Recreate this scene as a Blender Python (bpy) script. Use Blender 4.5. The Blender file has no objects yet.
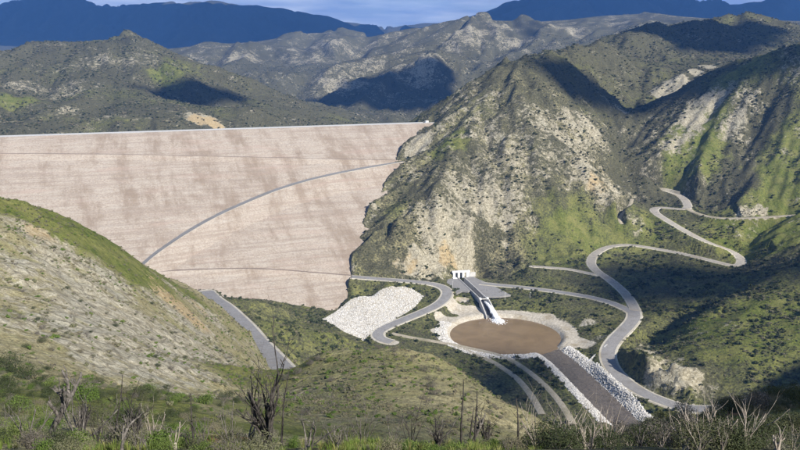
import bpy, bmesh, math, random
import numpy as np
from mathutils import Vector, Matrix

random.seed(7)
rng = np.random.default_rng(7)
SC = bpy.context.scene
COL = SC.collection

# ------------------------------------------------------------------ camera, sky, sun, exposure
FPX = 785.0                       # focal length in pixels of the 800 px wide photograph
CAMZ = 260.0                      # eye height above the plunge pool
PITCH = math.atan(165.0 / FPX)    # the horizon lies at row 60
CP, SP = math.cos(PITCH), math.sin(PITCH)
cam_d = bpy.data.cameras.new('camera')
cam = bpy.data.objects.new('camera', cam_d)
COL.objects.link(cam)
cam.location = (0, 0, CAMZ)
cam.rotation_euler = (math.pi / 2 - PITCH, 0, 0)
cam_d.sensor_width = 36.0
cam_d.lens = 36.0 * FPX / 800.0
cam_d.clip_start = 0.5
cam_d.clip_end = 60000
SC.camera = cam

SUN_EL = math.radians(34)
SUN_AZ = math.radians(40)          # to the right of straight behind the camera
SUNV = Vector((math.sin(SUN_AZ) * math.cos(SUN_EL), -math.cos(SUN_AZ) * math.cos(SUN_EL), math.sin(SUN_EL)))
world = bpy.data.worlds.new('World')
SC.world = world
world.use_nodes = True
wn = world.node_tree.nodes
wl = world.node_tree.links
wn.clear()
w_out = wn.new('ShaderNodeOutputWorld')
w_bg = wn.new('ShaderNodeBackground')
w_sky = wn.new('ShaderNodeTexSky')
w_sky.sky_type = 'NISHITA'
w_sky.sun_disc = False
w_sky.sun_elevation = SUN_EL
w_sky.sun_rotation = math.pi - SUN_AZ
w_sky.altitude = 700
w_sky.air_density = 1.0
w_sky.dust_density = 0.6
w_sky.ozone_density = 2.0
# a broken deck of grey-blue cloud over the whole sky, thicker towards the horizon all the way round
w_tc = wn.new('ShaderNodeTexCoord')
w_map = wn.new('ShaderNodeMapping')
w_map.inputs['Scale'].default_value = (2.2, 2.2, 16.0)
w_noise = wn.new('ShaderNodeTexNoise')
w_noise.inputs['Scale'].default_value = 2.4
w_noise.inputs['Detail'].default_value = 6
w_noise.inputs['Roughness'].default_value = 0.55
w_sep = wn.new('ShaderNodeSeparateXYZ')
w_el = wn.new('ShaderNodeMapRange')
w_el.inputs['From Min'].default_value = 0.02
w_el.inputs['From Max'].default_value = 0.55
w_el.inputs['To Min'].default_value = 0.36
w_el.inputs['To Max'].default_value = -0.12
w_add = wn.new('ShaderNodeMath'); w_add.operation = 'ADD'
w_ramp = wn.new('ShaderNodeMapRange')
w_ramp.interpolation_type = 'SMOOTHSTEP'
w_ramp.inputs['From Min'].default_value = 0.45
w_ramp.inputs['From Max'].default_value = 0.85
w_ramp.inputs['To Min'].default_value = 0.0
w_ramp.inputs['To Max'].default_value = 0.92
w_mix = wn.new('ShaderNodeMix'); w_mix.data_type = 'RGBA'
w_mix.inputs['B'].default_value = (3.9, 4.7, 7.0, 1)
wl.new(w_tc.outputs['Generated'], w_map.inputs['Vector'])
wl.new(w_map.outputs['Vector'], w_noise.inputs['Vector'])
wl.new(w_tc.outputs['Generated'], w_sep.inputs[0])
wl.new(w_sep.outputs['Z'], w_el.inputs['Value'])
wl.new(w_noise.outputs['Fac'], w_add.inputs[0])
wl.new(w_el.outputs['Result'], w_add.inputs[1])
wl.new(w_add.outputs[0], w_ramp.inputs['Value'])
wl.new(w_ramp.outputs['Result'], w_mix.inputs['Factor'])
wl.new(w_sky.outputs['Color'], w_mix.inputs['A'])
wl.new(w_mix.outputs['Result'], w_bg.inputs['Color'])
w_n2 = wn.new('ShaderNodeTexNoise'); w_n2.inputs['Scale'].default_value = 5.0; w_n2.inputs['Detail'].default_value = 5
w_r2 = wn.new('ShaderNodeMapRange'); w_r2.inputs['From Min'].default_value = 0.42; w_r2.inputs['From Max'].default_value = 0.68
w_m2 = wn.new('ShaderNodeMix'); w_m2.data_type = 'RGBA'
w_m2.inputs['A'].default_value = (3.3, 4.3, 6.9, 1); w_m2.inputs['B'].default_value = (6.8, 7.6, 9.4, 1)
wl.new(w_map.outputs['Vector'], w_n2.inputs['Vector']); wl.new(w_n2.outputs['Fac'], w_r2.inputs['Value']); wl.new(w_r2.outputs['Result'], w_m2.inputs['Factor']); wl.new(w_m2.outputs['Result'], w_mix.inputs['B'])
w_bg.inputs['Strength'].default_value = 0.075
wl.new(w_bg.outputs['Background'], w_out.inputs['Surface'])

sun_d = bpy.data.lights.new('sun', 'SUN')
sun_d.energy = 4.6
sun_d.angle = math.radians(1.1)
sun_d.color = (1.0, 0.945, 0.86)
sun = bpy.data.objects.new('sun', sun_d)
COL.objects.link(sun)
sun.rotation_euler = SUNV.to_track_quat('Z', 'Y').to_euler()
sun.location = (0, 0, 600)

SC.view_settings.view_transform = 'Standard'
SC.view_settings.look = 'None'
SC.view_settings.exposure = 0.8
SC.view_settings.gamma = 1.0
SC.view_settings.use_curve_mapping = False
SC.cycles.use_denoising = True
SC.cycles.max_bounces = 6
SC.cycles.volume_bounces = 0
SC.cycles.transparent_max_bounces = 8

# ------------------------------------------------------------------ pixel <-> place
def ray(u, v):
    a = (u - 400.0) / FPX
    b = (225.0 - v) / FPX
    y = CP + b * SP
    z = -SP + b * CP
    return a / y, z / y            # x and z gained per metre of forward distance

def at_d(u, v, d):
    rx, rz = ray(u, v)
    return np.array((rx * d, d, CAMZ + rz * d))

def at_z(u, v, z):
    rx, rz = ray(u, v)
    d = (z - CAMZ) / rz
    return np.array((rx * d, d, z))

def project(P):
    x, y, z = P[..., 0], P[..., 1], P[..., 2] - CAMZ
    f = y * CP - z * SP
    up = y * SP + z * CP
    return 400 + FPX * x / f, 225 - FPX * up / f

# ------------------------------------------------------------------ noise
def _hash(ix, iy, seed):
    h = (ix.astype(np.int64) * 374761393 + iy.astype(np.int64) * 668265263 + seed * 974711) & 0x7fffffff
    h = ((h ^ (h >> 13)) * 1274126177) & 0x7fffffff
    h = h ^ (h >> 16)
    return (h & 0xffff).astype(np.float32) / 65535.0

def perlin(x, y, seed=0):
    ix = np.floor(x); iy = np.floor(y)
    fx = (x - ix).astype(np.float32); fy = (y - iy).astype(np.float32)
    ix = ix.astype(np.int64); iy = iy.astype(np.int64)
    sx = fx * fx * fx * (fx * (fx * 6 - 15) + 10)
    sy = fy * fy * fy * (fy * (fy * 6 - 15) + 10)
    def g(dx, dy):
        a = _hash(ix + dx, iy + dy, seed) * 6.2831853
        return np.cos(a) * (fx - dx) + np.sin(a) * (fy - dy)
    n0 = g(0, 0) * (1 - sx) + g(1, 0) * sx
    n1 = g(0, 1) * (1 - sx) + g(1, 1) * sx
    return (n0 * (1 - sy) + n1 * sy) * 1.45

def fbm(x, y, seed=0, octv=4, gain=0.5):
    s = 0; a = 1.0; t = 0
    for o in range(octv):
        s = s + a * perlin(x * 2 ** o + 17.3 * o, y * 2 ** o - 9.1 * o, seed + o)
        t += a; a *= gain
    return s / t

def ridged(x, y, seed=0, octv=4, gain=0.5):
    s = 0; a = 1.0; t = 0
    for o in range(octv):
        n = 1 - 2 * np.abs(perlin(x * 2 ** o + 7.7 * o, y * 2 ** o + 3.1 * o, seed + o))
        s = s + a * n; t += a; a *= gain
    return s / t

def gully(px, py, dx, dy, seed):
    """stripes that run down the slope direction (dx, dy); height and its gradient"""
    ix = np.floor(px); iy = np.floor(py)
    fx = (px - ix).astype(np.float32); fy = (py - iy).astype(np.float32)
    ix = ix.astype(np.int64); iy = iy.astype(np.int64)
    h = np.zeros_like(fx); gx = np.zeros_like(fx); gy = np.zeros_like(fx); wt = np.zeros_like(fx)
    for i in (-1, 0, 1, 2):
        for j in (-1, 0, 1, 2):
            ox = _hash(ix + i, iy + j, seed) * 0.9
            oy = _hash(ix + i, iy + j, seed + 57) * 0.9
            rx = fx - i - ox; ry = fy - j - oy
            w = np.exp(-(rx * rx + ry * ry) * 2.0)
            m = (rx * dx + ry * dy) * 6.2831853
            c = np.cos(m); s = np.sin(m)
            h += c * w; gx -= s * dx * w; gy -= s * dy * w; wt += w
    wt = np.maximum(wt, 1e-4)
    return h / wt, gx / wt, gy / wt

def sstep(a, b, x):
    t = np.clip((x - a) / (b - a), 0, 1)
    return t * t * (3 - 2 * t)

# ------------------------------------------------------------------ the dam plane
CR0 = np.array((49.0, 1216.0)); CRD = np.array((-553.0, -226.0)); CRD /= np.linalg.norm(CRD)
CRN = np.array((0.378, -0.926)); CRN /= np.linalg.norm(CRN)
CREST_Z = 165.0; DAM_SLOPE = 2.08
def dam_z(x, y):
    d = (x - CR0[0]) * CRN[0] + (y - CR0[1]) * CRN[1]
    return CREST_Z - d / DAM_SLOPE
def at_dam(u, v, lift=0.0):
    rx, rz = ray(u, v)
    k = (rx * CRN[0] + CRN[1])
    c = CR0[0] * CRN[0] + CR0[1] * CRN[1]
    # CAMZ + rz*d = CREST_Z - (k*d - c)/S + lift
    d = (CREST_Z + c / DAM_SLOPE + lift - CAMZ) / (rz + k / DAM_SLOPE)
    return np.array((rx * d, d, CAMZ + rz * d))

# ------------------------------------------------------------------ control points of the land
CLS = ['hillside', 'left_spur', 'grassy_spur', 'valley_floor', 'rocky_hill', 'right_hill', 'canyon_knoll',
       'reservoir_hills', 'middle_mountains', 'far_mountains']
ctrl = []; ccls = []
def P(cls, *pts):                     # (u, v, forward distance)
    for u, v, d in pts: ctrl.append(at_d(u, v, d)); ccls.append(CLS.index(cls))
def Z(cls, *pts):                     # (u, v, height)
    for u, v, z in pts: ctrl.append(at_z(u, v, z)); ccls.append(CLS.index(cls))
def W(cls, *pts):                     # world
    for p in pts: ctrl.append(np.array(p, float)); ccls.append(CLS.index(cls))

# camera hill
W('hillside', (0, 0, 257.7), (-8, 0, 258), (8, 0, 257.3), (-30, -8, 263), (30, -5, 257.5), (-70, -14, 273), (-100, -14, 279), (-200, -20, 286), (-330, -10, 295),
  (70, -8, 261), (110, -8, 270), (170, -5, 285), (250, 0, 304), (330, 5, 312), (400, 10, 312), (600, 30, 310), (0, -40, 250), (-150, -80, 255), (150, -80, 250), (400, -100, 250),
  (-400, -120, 260), (700, -100, 250), (0, -200, 190), (-500, -300, 150), (500, -300, 150))
for u in (-120, 0, 100, 200, 300, 400, 500, 600, 700, 800, 920):
    P('hillside', (u, 452, 9), (u, 451, 15), (u, 440 if u < 560 else 442, 27))
P('hillside', (300, 452, 45), (400, 456, 45), (500, 460, 45), (600, 441, 45), (700, 433, 48), (800, 430, 50), (920, 425, 50), (640, 428, 75), (720, 413, 85), (800, 404, 95), (900, 396, 100), (640, 470, 120), (720, 470, 125), (800, 465, 130))
W('hillside', (20, 90, 200), (100, 170, 130), (160, 160, 130), (100, 230, 108), (170, 230, 96), (250, 200, 130), (350, 150, 190), (330, 260, 120), (500, 200, 250), (430, 320, 205), (520, 330, 250), (600, 350, 260), (520, 450, 200))  # heights on the far right lie out of view, raised to shade the lower right
# left spur
P('left_spur', (-80, 435, 45), (20, 428, 45), (20, 402, 85), (20, 372, 125), (20, 330, 175), (20, 270, 240), (0, 203, 305), (25, 206, 318), (50, 215, 335), (75, 227, 352), (100, 241, 372), (120, 253, 392), (140, 265, 412), (180, 284, 452), (212, 298, 490),
  (-60, 190, 300), (-120, 185, 300), (-200, 180, 310), (-80, 300, 200), (-80, 380, 110), (-200, 300, 180), (-300, 250, 200),
  (80, 425, 48), (80, 405, 90), (80, 370, 150), (80, 310, 230), (130, 428, 48), (130, 410, 95), (130, 392, 155), (130, 345, 215), (130, 300, 290),
  (180, 430, 50), (180, 410, 110), (180, 398, 170), (180, 365, 230), (180, 325, 310), (230, 432, 52), (230, 412, 120), (232, 398, 200), (230, 368, 270), (214, 330, 368), (222, 345, 345), (234, 362, 318), (248, 385, 280), (224, 318, 440), (236, 334, 420), (250, 356, 385), (262, 380, 340))
for u, v, d in ((-60, 190, 300), (0, 203, 305), (50, 215, 335), (100, 241, 372), (140, 265, 412), (180, 284, 452), (212, 298, 490)):
    p = at_d(u, v, d)
    W('left_spur', (p[0] - 42, p[1] + 22, p[2] - 34)); W('valley_floor', (p[0] - 105, p[1] + 75, max(p[2] - 75, 45)))
p = at_d(212, 298, 490); W('left_spur', (p[0] - 8, p[1] + 55, 78)); W('valley_floor', (p[0] - 30, p[1] + 120, 50))
W('valley_floor', (-330, 640, 45), (-420, 700, 70), (-250, 660, 42), (-500, 650, 110), (-650, 600, 180), (-650, 800, 200), (-750, 950, 190), (-560, 880, 150), (-800, 700, 230), (-900, 500, 240))
# road shelf and grassy flank beside it
P('valley_floor', (214, 299, 690), (235, 316, 620), (255, 338, 545), (275, 360, 475), (292, 380, 425))
for u, v in ((225, 294), (245, 295), (265, 297), (290, 302), (315, 308), (335, 306), (347, 300)):
    W('valley_floor', tuple(at_dam(u, v)))
Z('valley_floor', (262, 304, 19), (300, 316, 5), (322, 318, 4))
P('valley_floor', (330, 326, 730), (365, 346, 688), (290, 345, 580), (320, 347, 605), (345, 352, 622), (270, 325, 655), (290, 325, 690))
# near grassy spur
P('grassy_spur', (255, 400, 215), (270, 390, 225), (290, 378, 240), (320, 357, 255), (350, 348, 262), (385, 345, 265), (420, 353, 260), (450, 366, 253), (480, 383, 245), (510, 401, 236), (540, 421, 226), (570, 442, 214), (600, 465, 200),
  (300, 400, 190), (300, 430, 120), (350, 400, 180), (350, 440, 100), (400, 380, 205), (400, 420, 140), (400, 447, 85), (450, 400, 195), (450, 430, 140), (500, 430, 160), (500, 450, 110), (540, 450, 150), (260, 430, 100))
for u, v, d in ((290, 378, 240), (320, 357, 255), (350, 348, 262), (385, 345, 265), (420, 353, 260), (450, 366, 253), (480, 383, 245), (510, 401, 236), (540, 421, 226), (570, 442, 214)):
    p = at_d(u, v, d)
    W('grassy_spur', (p[0] + 12, p[1] + 40, p[2] - 34), (p[0] + 25, p[1] + 110, p[2] - 88))
# valley floor
Z('valley_floor', (340, 320, 6), (370, 333, 6), (400, 320, 7), (430, 303, 9), (385, 300, 11), (350, 297, 13), (400, 340, 5), (430, 345, 4), (440, 330, 4), (450, 310, 5),
  (450, 360, 2), (480, 370, 1), (520, 385, 0), (545, 400, -1), (560, 415, -2), (600, 385, 0), (630, 405, -1), (600, 410, -4), (640, 430, -4), (680, 420, -2), (720, 430, 0),
  (520, 310, 8), (560, 310, 12), (590, 312, 13), (600, 330, 8), (570, 335, 4), (575, 350, 2), (615, 340, 9), (610, 365, 5), (640, 390, 5), (680, 407, 6),
  (360, 278, 23), (400, 281, 19), (435, 284, 15), (460, 277, 13), (470, 285, 12), (490, 288, 12), (540, 290, 14), (590, 299, 15), (640, 315, 14),
  (520, 330, -1), (480, 335, -1), (500, 345, -1))
W('valley_floor', (60, 560, 1), (60, 480, 2), (100, 500, 0), (10, 600, 3), (-60, 560, 10), (-60, 480, 35), (150, 440, 4), (250, 480, 0), (200, 400, 12), (300, 420, 20), (300, 500, 8), (400, 450, 90))
# bench under the winding road
Z('canyon_knoll', (625, 295, 18), (600, 275, 24), (588, 262, 27), (600, 250, 31), (625, 244, 35), (650, 247, 33), (700, 258, 28), (735, 266, 24), (742, 260, 27), (735, 252, 34),
  (700, 240, 45), (670, 222, 58), (652, 210, 66), (690, 212, 65), (718, 217, 64), (683, 200, 73), (665, 190, 80), (680, 280, 21), (700, 300, 19), (690, 314, 16), (650, 275, 24), (640, 295, 19), (540, 268, 27), (575, 271, 25))
# rocky hill
for u, v in ((357, 276), (356, 262), (357, 245), (362, 230), (374, 210), (386, 190), (396, 170), (402, 155), (415, 140), (428, 126)):
    p = at_dam(u, v)
    W('rocky_hill', tuple(p))
    W('valley_floor', (p[0] - 45, p[1] + 25, dam_z(p[0] - 45, p[1] + 25) - 22))
P('rocky_hill', (400, 271, 862), (440, 270, 888), (462, 268, 905), (480, 266, 915), (380, 240, 895), (400, 225, 915), (420, 205, 950), (440, 240, 920), (470, 230, 930), (500, 250, 925), (440, 180, 1005), (470, 190, 985), (500, 200, 975),
  (420, 160, 1055), (440, 140, 1095), (470, 150, 1055), (470, 120, 1125), (500, 160, 1040), (500, 110, 1135), (530, 180, 1005), (530, 140, 1070), (530, 90, 1180), (560, 160, 1045), (560, 100, 1190), (560, 78, 1270), (575, 66, 1360), (590, 78, 1370), (600, 92, 1330), (580, 96, 1260), (608, 78, 1450), (590, 180, 1020), (590, 130, 1150), (600, 190, 1012), (610, 110, 1260),
  (540, 220, 955), (560, 240, 945), (580, 225, 965), (600, 210, 985), (620, 205, 1010), (510, 265, 915), (550, 258, 925), (580, 245, 945), (610, 228, 965), (630, 225, 975),
  (432, 121, 1220), (445, 109, 1228), (458, 100, 1232), (470, 91, 1238), (485, 82, 1244), (500, 70, 1250), (512, 62, 1260), (522, 59, 1290), (545, 56, 1350), (560, 53, 1400), (575, 49, 1460), (588, 46, 1530), (600, 43, 1600), (630, 31, 1800), (655, 21, 1950), (680, 31, 1980), (705, 18, 2050), (725, 28, 2080), (745, 12, 2150), (770, 22, 2150), (800, 32, 2150), (860, 40, 2150))
P('rocky_hill', (628, 190, 1075), (622, 150, 1200), (626, 112, 1390), (600, 72, 1500), (562, 57, 1395), (640, 60, 1700), (640, 90, 1500), (660, 85, 1500), (715, 62, 1620), (700, 45, 1850), (680, 60, 1720), (760, 40, 1900), (820, 60, 1700))
# right hill
P('right_hill', (638, 116, 1310), (660, 99, 1295), (700, 77, 1280), (720, 72, 1265), (740, 66, 1250), (770, 56, 1220), (800, 50, 1200), (860, 38, 1150), (940, 30, 1100),
  (632, 160, 1150), (660, 150, 1125), (690, 120, 1185), (700, 170, 1080), (650, 180, 1090), (740, 140, 1120), (740, 95, 1185), (760, 190, 1015), (790, 160, 1050), (800, 100, 1120), (720, 200, 1030), (760, 216, 975), (800, 214, 960), (760, 235, 925), (800, 232, 895), (800, 250, 845), (775, 262, 835),
  (860, 120, 1050), (860, 200, 900), (940, 200, 850), (960, 100, 1000))
W('right_hill', (300, 1400, 160), (500, 1380, 200), (150, 1500, 190))
for u, v, d in ((800, 261, 735), (770, 274, 718), (740, 289, 700), (715, 304, 688), (690, 324, 668), (665, 344, 648)):
    p = at_d(u, v, d); W('canyon_knoll', (p[0] - 22, p[1] + 22, p[2] - 30 if u > 680 else p[2] - 16), (p[0] - 24, p[1] + 48, p[2] - (24 if u > 700 else 14)))
W('canyon_knoll', (192, 618, 24), (204, 600, 26), (216, 586, 25), (186, 636, 22), (232, 578, 24))
P('canyon_knoll', (800, 261, 735), (770, 274, 718), (740, 289, 700), (715, 304, 688), (690, 324, 668), (665, 344, 648), (648, 358, 628), (700, 350, 608), (740, 350, 592), (780, 340, 600), (800, 330, 610), (700, 393, 566), (750, 396, 552), (800, 396, 538), (670, 385, 592), (860, 270, 680), (940, 300, 600), (900, 380, 520), (860, 340, 570))
# behind the dam
W('reservoir_hills', (-300, 1300, 60), (-100, 1400, 60), (80, 1480, 70), (-500, 1200, 70), (-700, 1150, 110), (120, 1700, 80), (0, 2000, 70), (-100, 1650, 60), (150, 2300, 60))
P('reservoir_hills', (-140, 80, 1900), (-40, 68, 2000), (0, 56, 2000), (20, 46, 2050), (35, 41, 2100), (60, 44, 2150), (100, 42, 2150), (130, 38, 2200), (150, 42, 2160), (175, 54, 2120), (190, 62, 2100), (220, 75, 2050), (250, 88, 2000), (300, 108, 1900), (340, 124, 1800),
  (60, 90, 1700), (130, 80, 1850), (200, 100, 1750), (20, 115, 1550), (0, 95, 1620), (100, 122, 1450), (250, 118, 1620), (-60, 110, 1500), (160, 118, 1500))
W('reservoir_hills', (-900, 2600, 130), (-500, 2700, 120), (-200, 2500, 90), (-1300, 2300, 150), (200, 2700, 90))
P('middle_mountains', (345, 112, 2350), (370, 98, 2480), (400, 82, 2650), (425, 64, 2850), (440, 50, 3050), (455, 34, 3400), (480, 15, 3700), (500, 24, 3700), (520, 20, 3750), (545, 26, 3800), (570, 20, 3900), (600, 18, 4000), (640, 13, 4200), (665, 20, 4200), (720, 26, 4300), (800, 30, 4300), (900, 30, 4300),
  (470, 66, 2900), (500, 92, 2500), (520, 70, 2700), (545, 55, 3000), (450, 100, 2350), (410, 112, 2250), (490, 62, 3100), (560, 48, 3100),
  (200, 50, 3700), (225, 46, 3700), (250, 43, 3700), (270, 46, 3800), (290, 40, 4100), (310, 33, 4200), (345, 32, 4300), (375, 42, 4300), (400, 36, 4400), (425, 34, 4400), (300, 70, 3100), (330, 90, 2800), (270, 72, 2900), (350, 62, 3500), (380, 62, 3500), (150, 58, 3600), (50, 60, 3600), (-80, 60, 3600))
W('middle_mountains', (-2500, 5200, 260), (-1500, 5500, 260), (-500, 5500, 250), (500, 5500, 250), (1500, 5600, 260), (2500, 5600, 300), (3500, 5000, 300))
P('far_mountains', (-200, 10, 8500), (-90, 16, 8700), (0, 11, 8800), (25, 6, 8900), (45, -6, 9000), (60, -12, 9000), (72, -8, 9000), (86, 6, 9000), (97, 14, 9100), (120, 9, 9200), (150, 6, 9300), (180, 3, 9400), (205, 3, 9400), (230, 8, 9300), (260, 12, 9200), (300, 20, 9000), (340, 30, 8900), (370, 37, 8800), (420, 40, 9000), (450, 32, 9000), (475, 20, 9000), (500, 9, 9000), (520, 1, 9000), (560, -6, 9000), (600, -10, 9200), (640, -3, 9300), (680, 10, 9600), (705, 6, 9800), (740, 10, 10000), (770, 4, 10000), (800, -6, 10000), (900, -10, 10000), (1000, -5, 9500))
P('far_mountains', (0, 40, 7000), (100, 42, 7000), (200, 38, 7200), (300, 42, 7000), (560, 14, 7500), (640, 12, 7500), (720, 18, 7500), (800, 16, 7500))
W('far_mountains', (-9000, 12000, 500), (-4000, 13000, 500), (0, 13500, 500), (4000, 13000, 500), (9000, 12000, 500), (-8000, 5000, 500), (8000, 5000, 600))
ctrl = np.array(ctrl); ccls = np.array(ccls)
# merge points that fall almost together
keep = []
for i in range(len(ctrl)):
    if all(np.hypot(*(ctrl[i, :2] - ctrl[j, :2])) > 3.0 for j in keep[-60:]): keep.append(i)
ctrl = ctrl[keep]; ccls = ccls[keep]
def solve_rbf(pts):
    n = len(pts)
    d = np.sqrt(((pts[:, None, :2] - pts[None, :, :2]) ** 2).sum(2))
    A = np.zeros((n + 3, n + 3)); A[:n, :n] = d - np.eye(n) * 1.2
    A[:n, n] = 1; A[:n, n + 1:] = pts[:, :2] / 1000.0
    A[n:, :n] = A[:n, n:].T
    b = np.zeros(n + 3); b[:n] = pts[:, 2]
    return np.linalg.solve(A, b)
RBF = solve_rbf(ctrl)
def base_height(x, y):
    sh = x.shape; x = x.ravel(); y = y.ravel()
    out = np.empty(len(x)); cl = np.empty(len(x), np.int8)
    cx = ctrl[:, 0].astype(np.float32); cy = ctrl[:, 1].astype(np.float32); w = RBF[:-3].astype(np.float32)
    for i in range(0, len(x), 40000):
        xs = x[i:i + 40000].astype(np.float32); ys = y[i:i + 40000].astype(np.float32)
        d = xs[:, None] - cx[None]; d *= d
        e = ys[:, None] - cy[None]; e *= e
        d += e
        cl[i:i + 40000] = ccls[np.argmin(d, axis=1)]
        np.sqrt(d, out=d)
        out[i:i + 40000] = d @ w
    out += RBF[-3] + RBF[-2] * x / 1000.0 + RBF[-1] * y / 1000.0
    return out.reshape(sh), cl.reshape(sh)

# ------------------------------------------------------------------ roads: centre lines as places on the ground
def densify(pts, step):
    pts = np.array(pts, float)
    # Catmull-Rom
    q = [pts[0]]
    n = len(pts)
    for i in range(n - 1):
        p0 = pts[max(i - 1, 0)]; p1 = pts[i]; p2 = pts[i + 1]; p3 = pts[min(i + 2, n - 1)]
        m = max(2, int(np.linalg.norm(p2 - p1) / step))
        for k in range(1, m + 1):
            t = k / m
            q.append(0.5 * ((2 * p1) + (-p0 + p2) * t + (2 * p0 - 5 * p1 + 4 * p2 - p3) * t * t + (-p0 + 3 * p1 - 3 * p2 + p3) * t ** 3))
    return np.array(q)
def pz(*l): return [at_z(u, v, z) for u, v, z in l]
def pd(*l): return [at_d(u, v, d) for u, v, d in l]
ROADS = [
 # name, label, half width, material, points
 ('access_road', 6.6, 'asphalt', [*pd((206, 291, 735), (214, 299, 690), (224, 306, 655), (235, 316, 618), (245, 326, 582), (255, 338, 545), (265, 349, 510), (275, 360, 475), (285, 371, 442), (296, 383, 412))]),
 ('loop_road', 5.2, 'asphalt', pz((352, 276.5, 24), (370, 278, 22), (395, 280, 19.5), (420, 282, 17), (438, 285, 15), (447, 290, 14), (446, 297, 12), (437, 305, 10), (420, 313, 8.5), (400, 321, 7.5), (384, 328, 7), (377, 333, 6.5), (380, 339, 6), (392, 342, 5.5))),
 ('plaza_road', 4.2, 'asphalt', pz((480, 283, 13), (500, 285, 13), (530, 288, 14), (560, 292, 14.5), (590, 297, 15), (612, 303, 15), (628, 310, 14.5), (637, 316, 14))),
 ('river_road', 5.8, 'asphalt', pz((633, 309, 14.5), (634, 318, 14), (626, 328, 12), (616, 338, 10), (609, 348, 8), (608, 358, 6.5), (613, 369, 5.5), (624, 380, 5), (640, 391, 5), (660, 400, 5.5), (685, 407.5, 6), (715, 409, 9), (745, 404, 12), (775, 396, 17), (805, 388, 22), (830, 384, 25))),
 ('winding_road', 4.4, 'road_pale', pz((636, 312, 14.2), (631, 301, 16.5), (622, 290, 19), (609, 279, 22), (597, 271, 25), (591, 263, 27), (594, 255, 29.5), (605, 248, 32.5), (618, 245, 34.5), (634, 245, 34.5), (650, 247.5, 33), (675, 252, 31), (700, 257.5, 28.5), (722, 263, 26), (736, 266, 25), (742, 262.5, 26.5), (739, 256, 30), (728, 249, 36), (712, 243.5, 42), (697, 237, 47.5), (682, 229, 53), (667, 220, 60), (656, 213, 64.5), (654, 208.5, 67), (661, 207, 68), (675, 208.5, 68), (687, 208.5, 69), (687, 203, 72), (681, 196, 76), (670, 191.5, 79.5), (655, 188.5, 82), (640, 186, 84), (630, 184, 86))),
 ('hill_track', 2.4, 'dirt', pz((687, 208.5, 69.3), (700, 214, 66), (718, 217.5, 65), (738, 218, 66), (760, 217, 69), (785, 215.5, 72), (812, 214, 75))),
 ('side_track', 3.2, 'road_pale', pz((533, 266, 28), (552, 267.5, 27), (570, 269, 26.5), (584, 272, 25.5), (594, 274, 25))),
 ('pool_track', 1.6, 'dirt', pz((392, 333, 6), (410, 337, 5.2), (432, 340.5, 4.5), (452, 344, 4), (475, 349, 3.4), (495, 353.5, 3), (512, 360, 2.6), (530, 372, 2), (545, 385, 1), (557, 398, 0), (566, 411, -.5), (573, 424, -1))),
 ('lower_track', 1.7, 'dirt', pz((452, 344.5, 3.9), (465, 349, 3.4), (478, 355, 2.6), (492, 361, 2), (505, 369, 1.2), (516, 377, .5), (526, 388, 0), (535, 401, -.3), (542, 414, -.5))),
 ('foot_track', 1.2, 'dirt', pz((632, 199, 76), (629, 207, 70), (622, 214, 64), (619, 219, 60), (622, 224, 56))),
]
ROADPTS = []
for nm, hw, mat, pts in ROADS:
    q = densify(pts, 4.0)
    # smooth the height profile and the plan a little
    for _ in range(3):
        q[1:-1] = 0.25 * q[:-2] + 0.5 * q[1:-1] + 0.25 * q[2:]
    ROADPTS.append(q)

# levelled pads: pool basin, channel, plaza
POOL_C = at_z(505, 335.5, 0)[:2]; POOL_R = 53.0
CHAN = densify(pz((548, 352, -1), (562, 362, -1.5), (577, 376, -2.2), (592, 391, -3), (606, 405, -3.6), (620, 419, -4), (641, 440, -4.4), (666, 465, -5)), 5.0)
CHAN_HW = 9.5

CHUTE = np.array([at_z(461, 277.5, 12.5), at_z(484, 299.5, 12.0), at_z(493, 318, 0.0)])
CHUTE[:, 2] = (6.5, 5.0, -4.0)
_c = np.array([at_dam(u, v) for u, v in ((348, 300), (357, 276), (356, 262), (357, 245), (362, 230), (374, 210), (386, 190), (396, 170), (402, 155), (415, 140), (428, 126))])
DAM_ND = (_c[:, 0] - CR0[0]) * CRN[0] + (_c[:, 1] - CR0[1]) * CRN[1]
DAM_SD = (_c[:, 0] - CR0[0]) * CRD[0] + (_c[:, 1] - CR0[1]) * CRD[1]
_o = np.argsort(DAM_ND); DAM_ND = DAM_ND[_o]; DAM_SD = DAM_SD[_o]

def nearest_on(q, x, y):
    """distance to a polyline and its height there"""
    best = np.full(x.shape, 1e9); hz = np.zeros(x.shape); tt = np.zeros(x.shape)
    for i in range(len(q) - 1):
        a = q[i]; b = q[i + 1]
        dx, dy = b[0] - a[0], b[1] - a[1]
        L = dx * dx + dy * dy + 1e-9
        t = np.clip(((x - a[0]) * dx + (y - a[1]) * dy) / L, 0, 1)
        d = np.hypot(x - a[0] - t * dx, y - a[1] - t * dy)
        m = d < best
        best = np.where(m, d, best); hz = np.where(m, a[2] + t * (b[2] - a[2]), hz); tt = np.where(m, i + t, tt)
    return best, hz, tt

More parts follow.
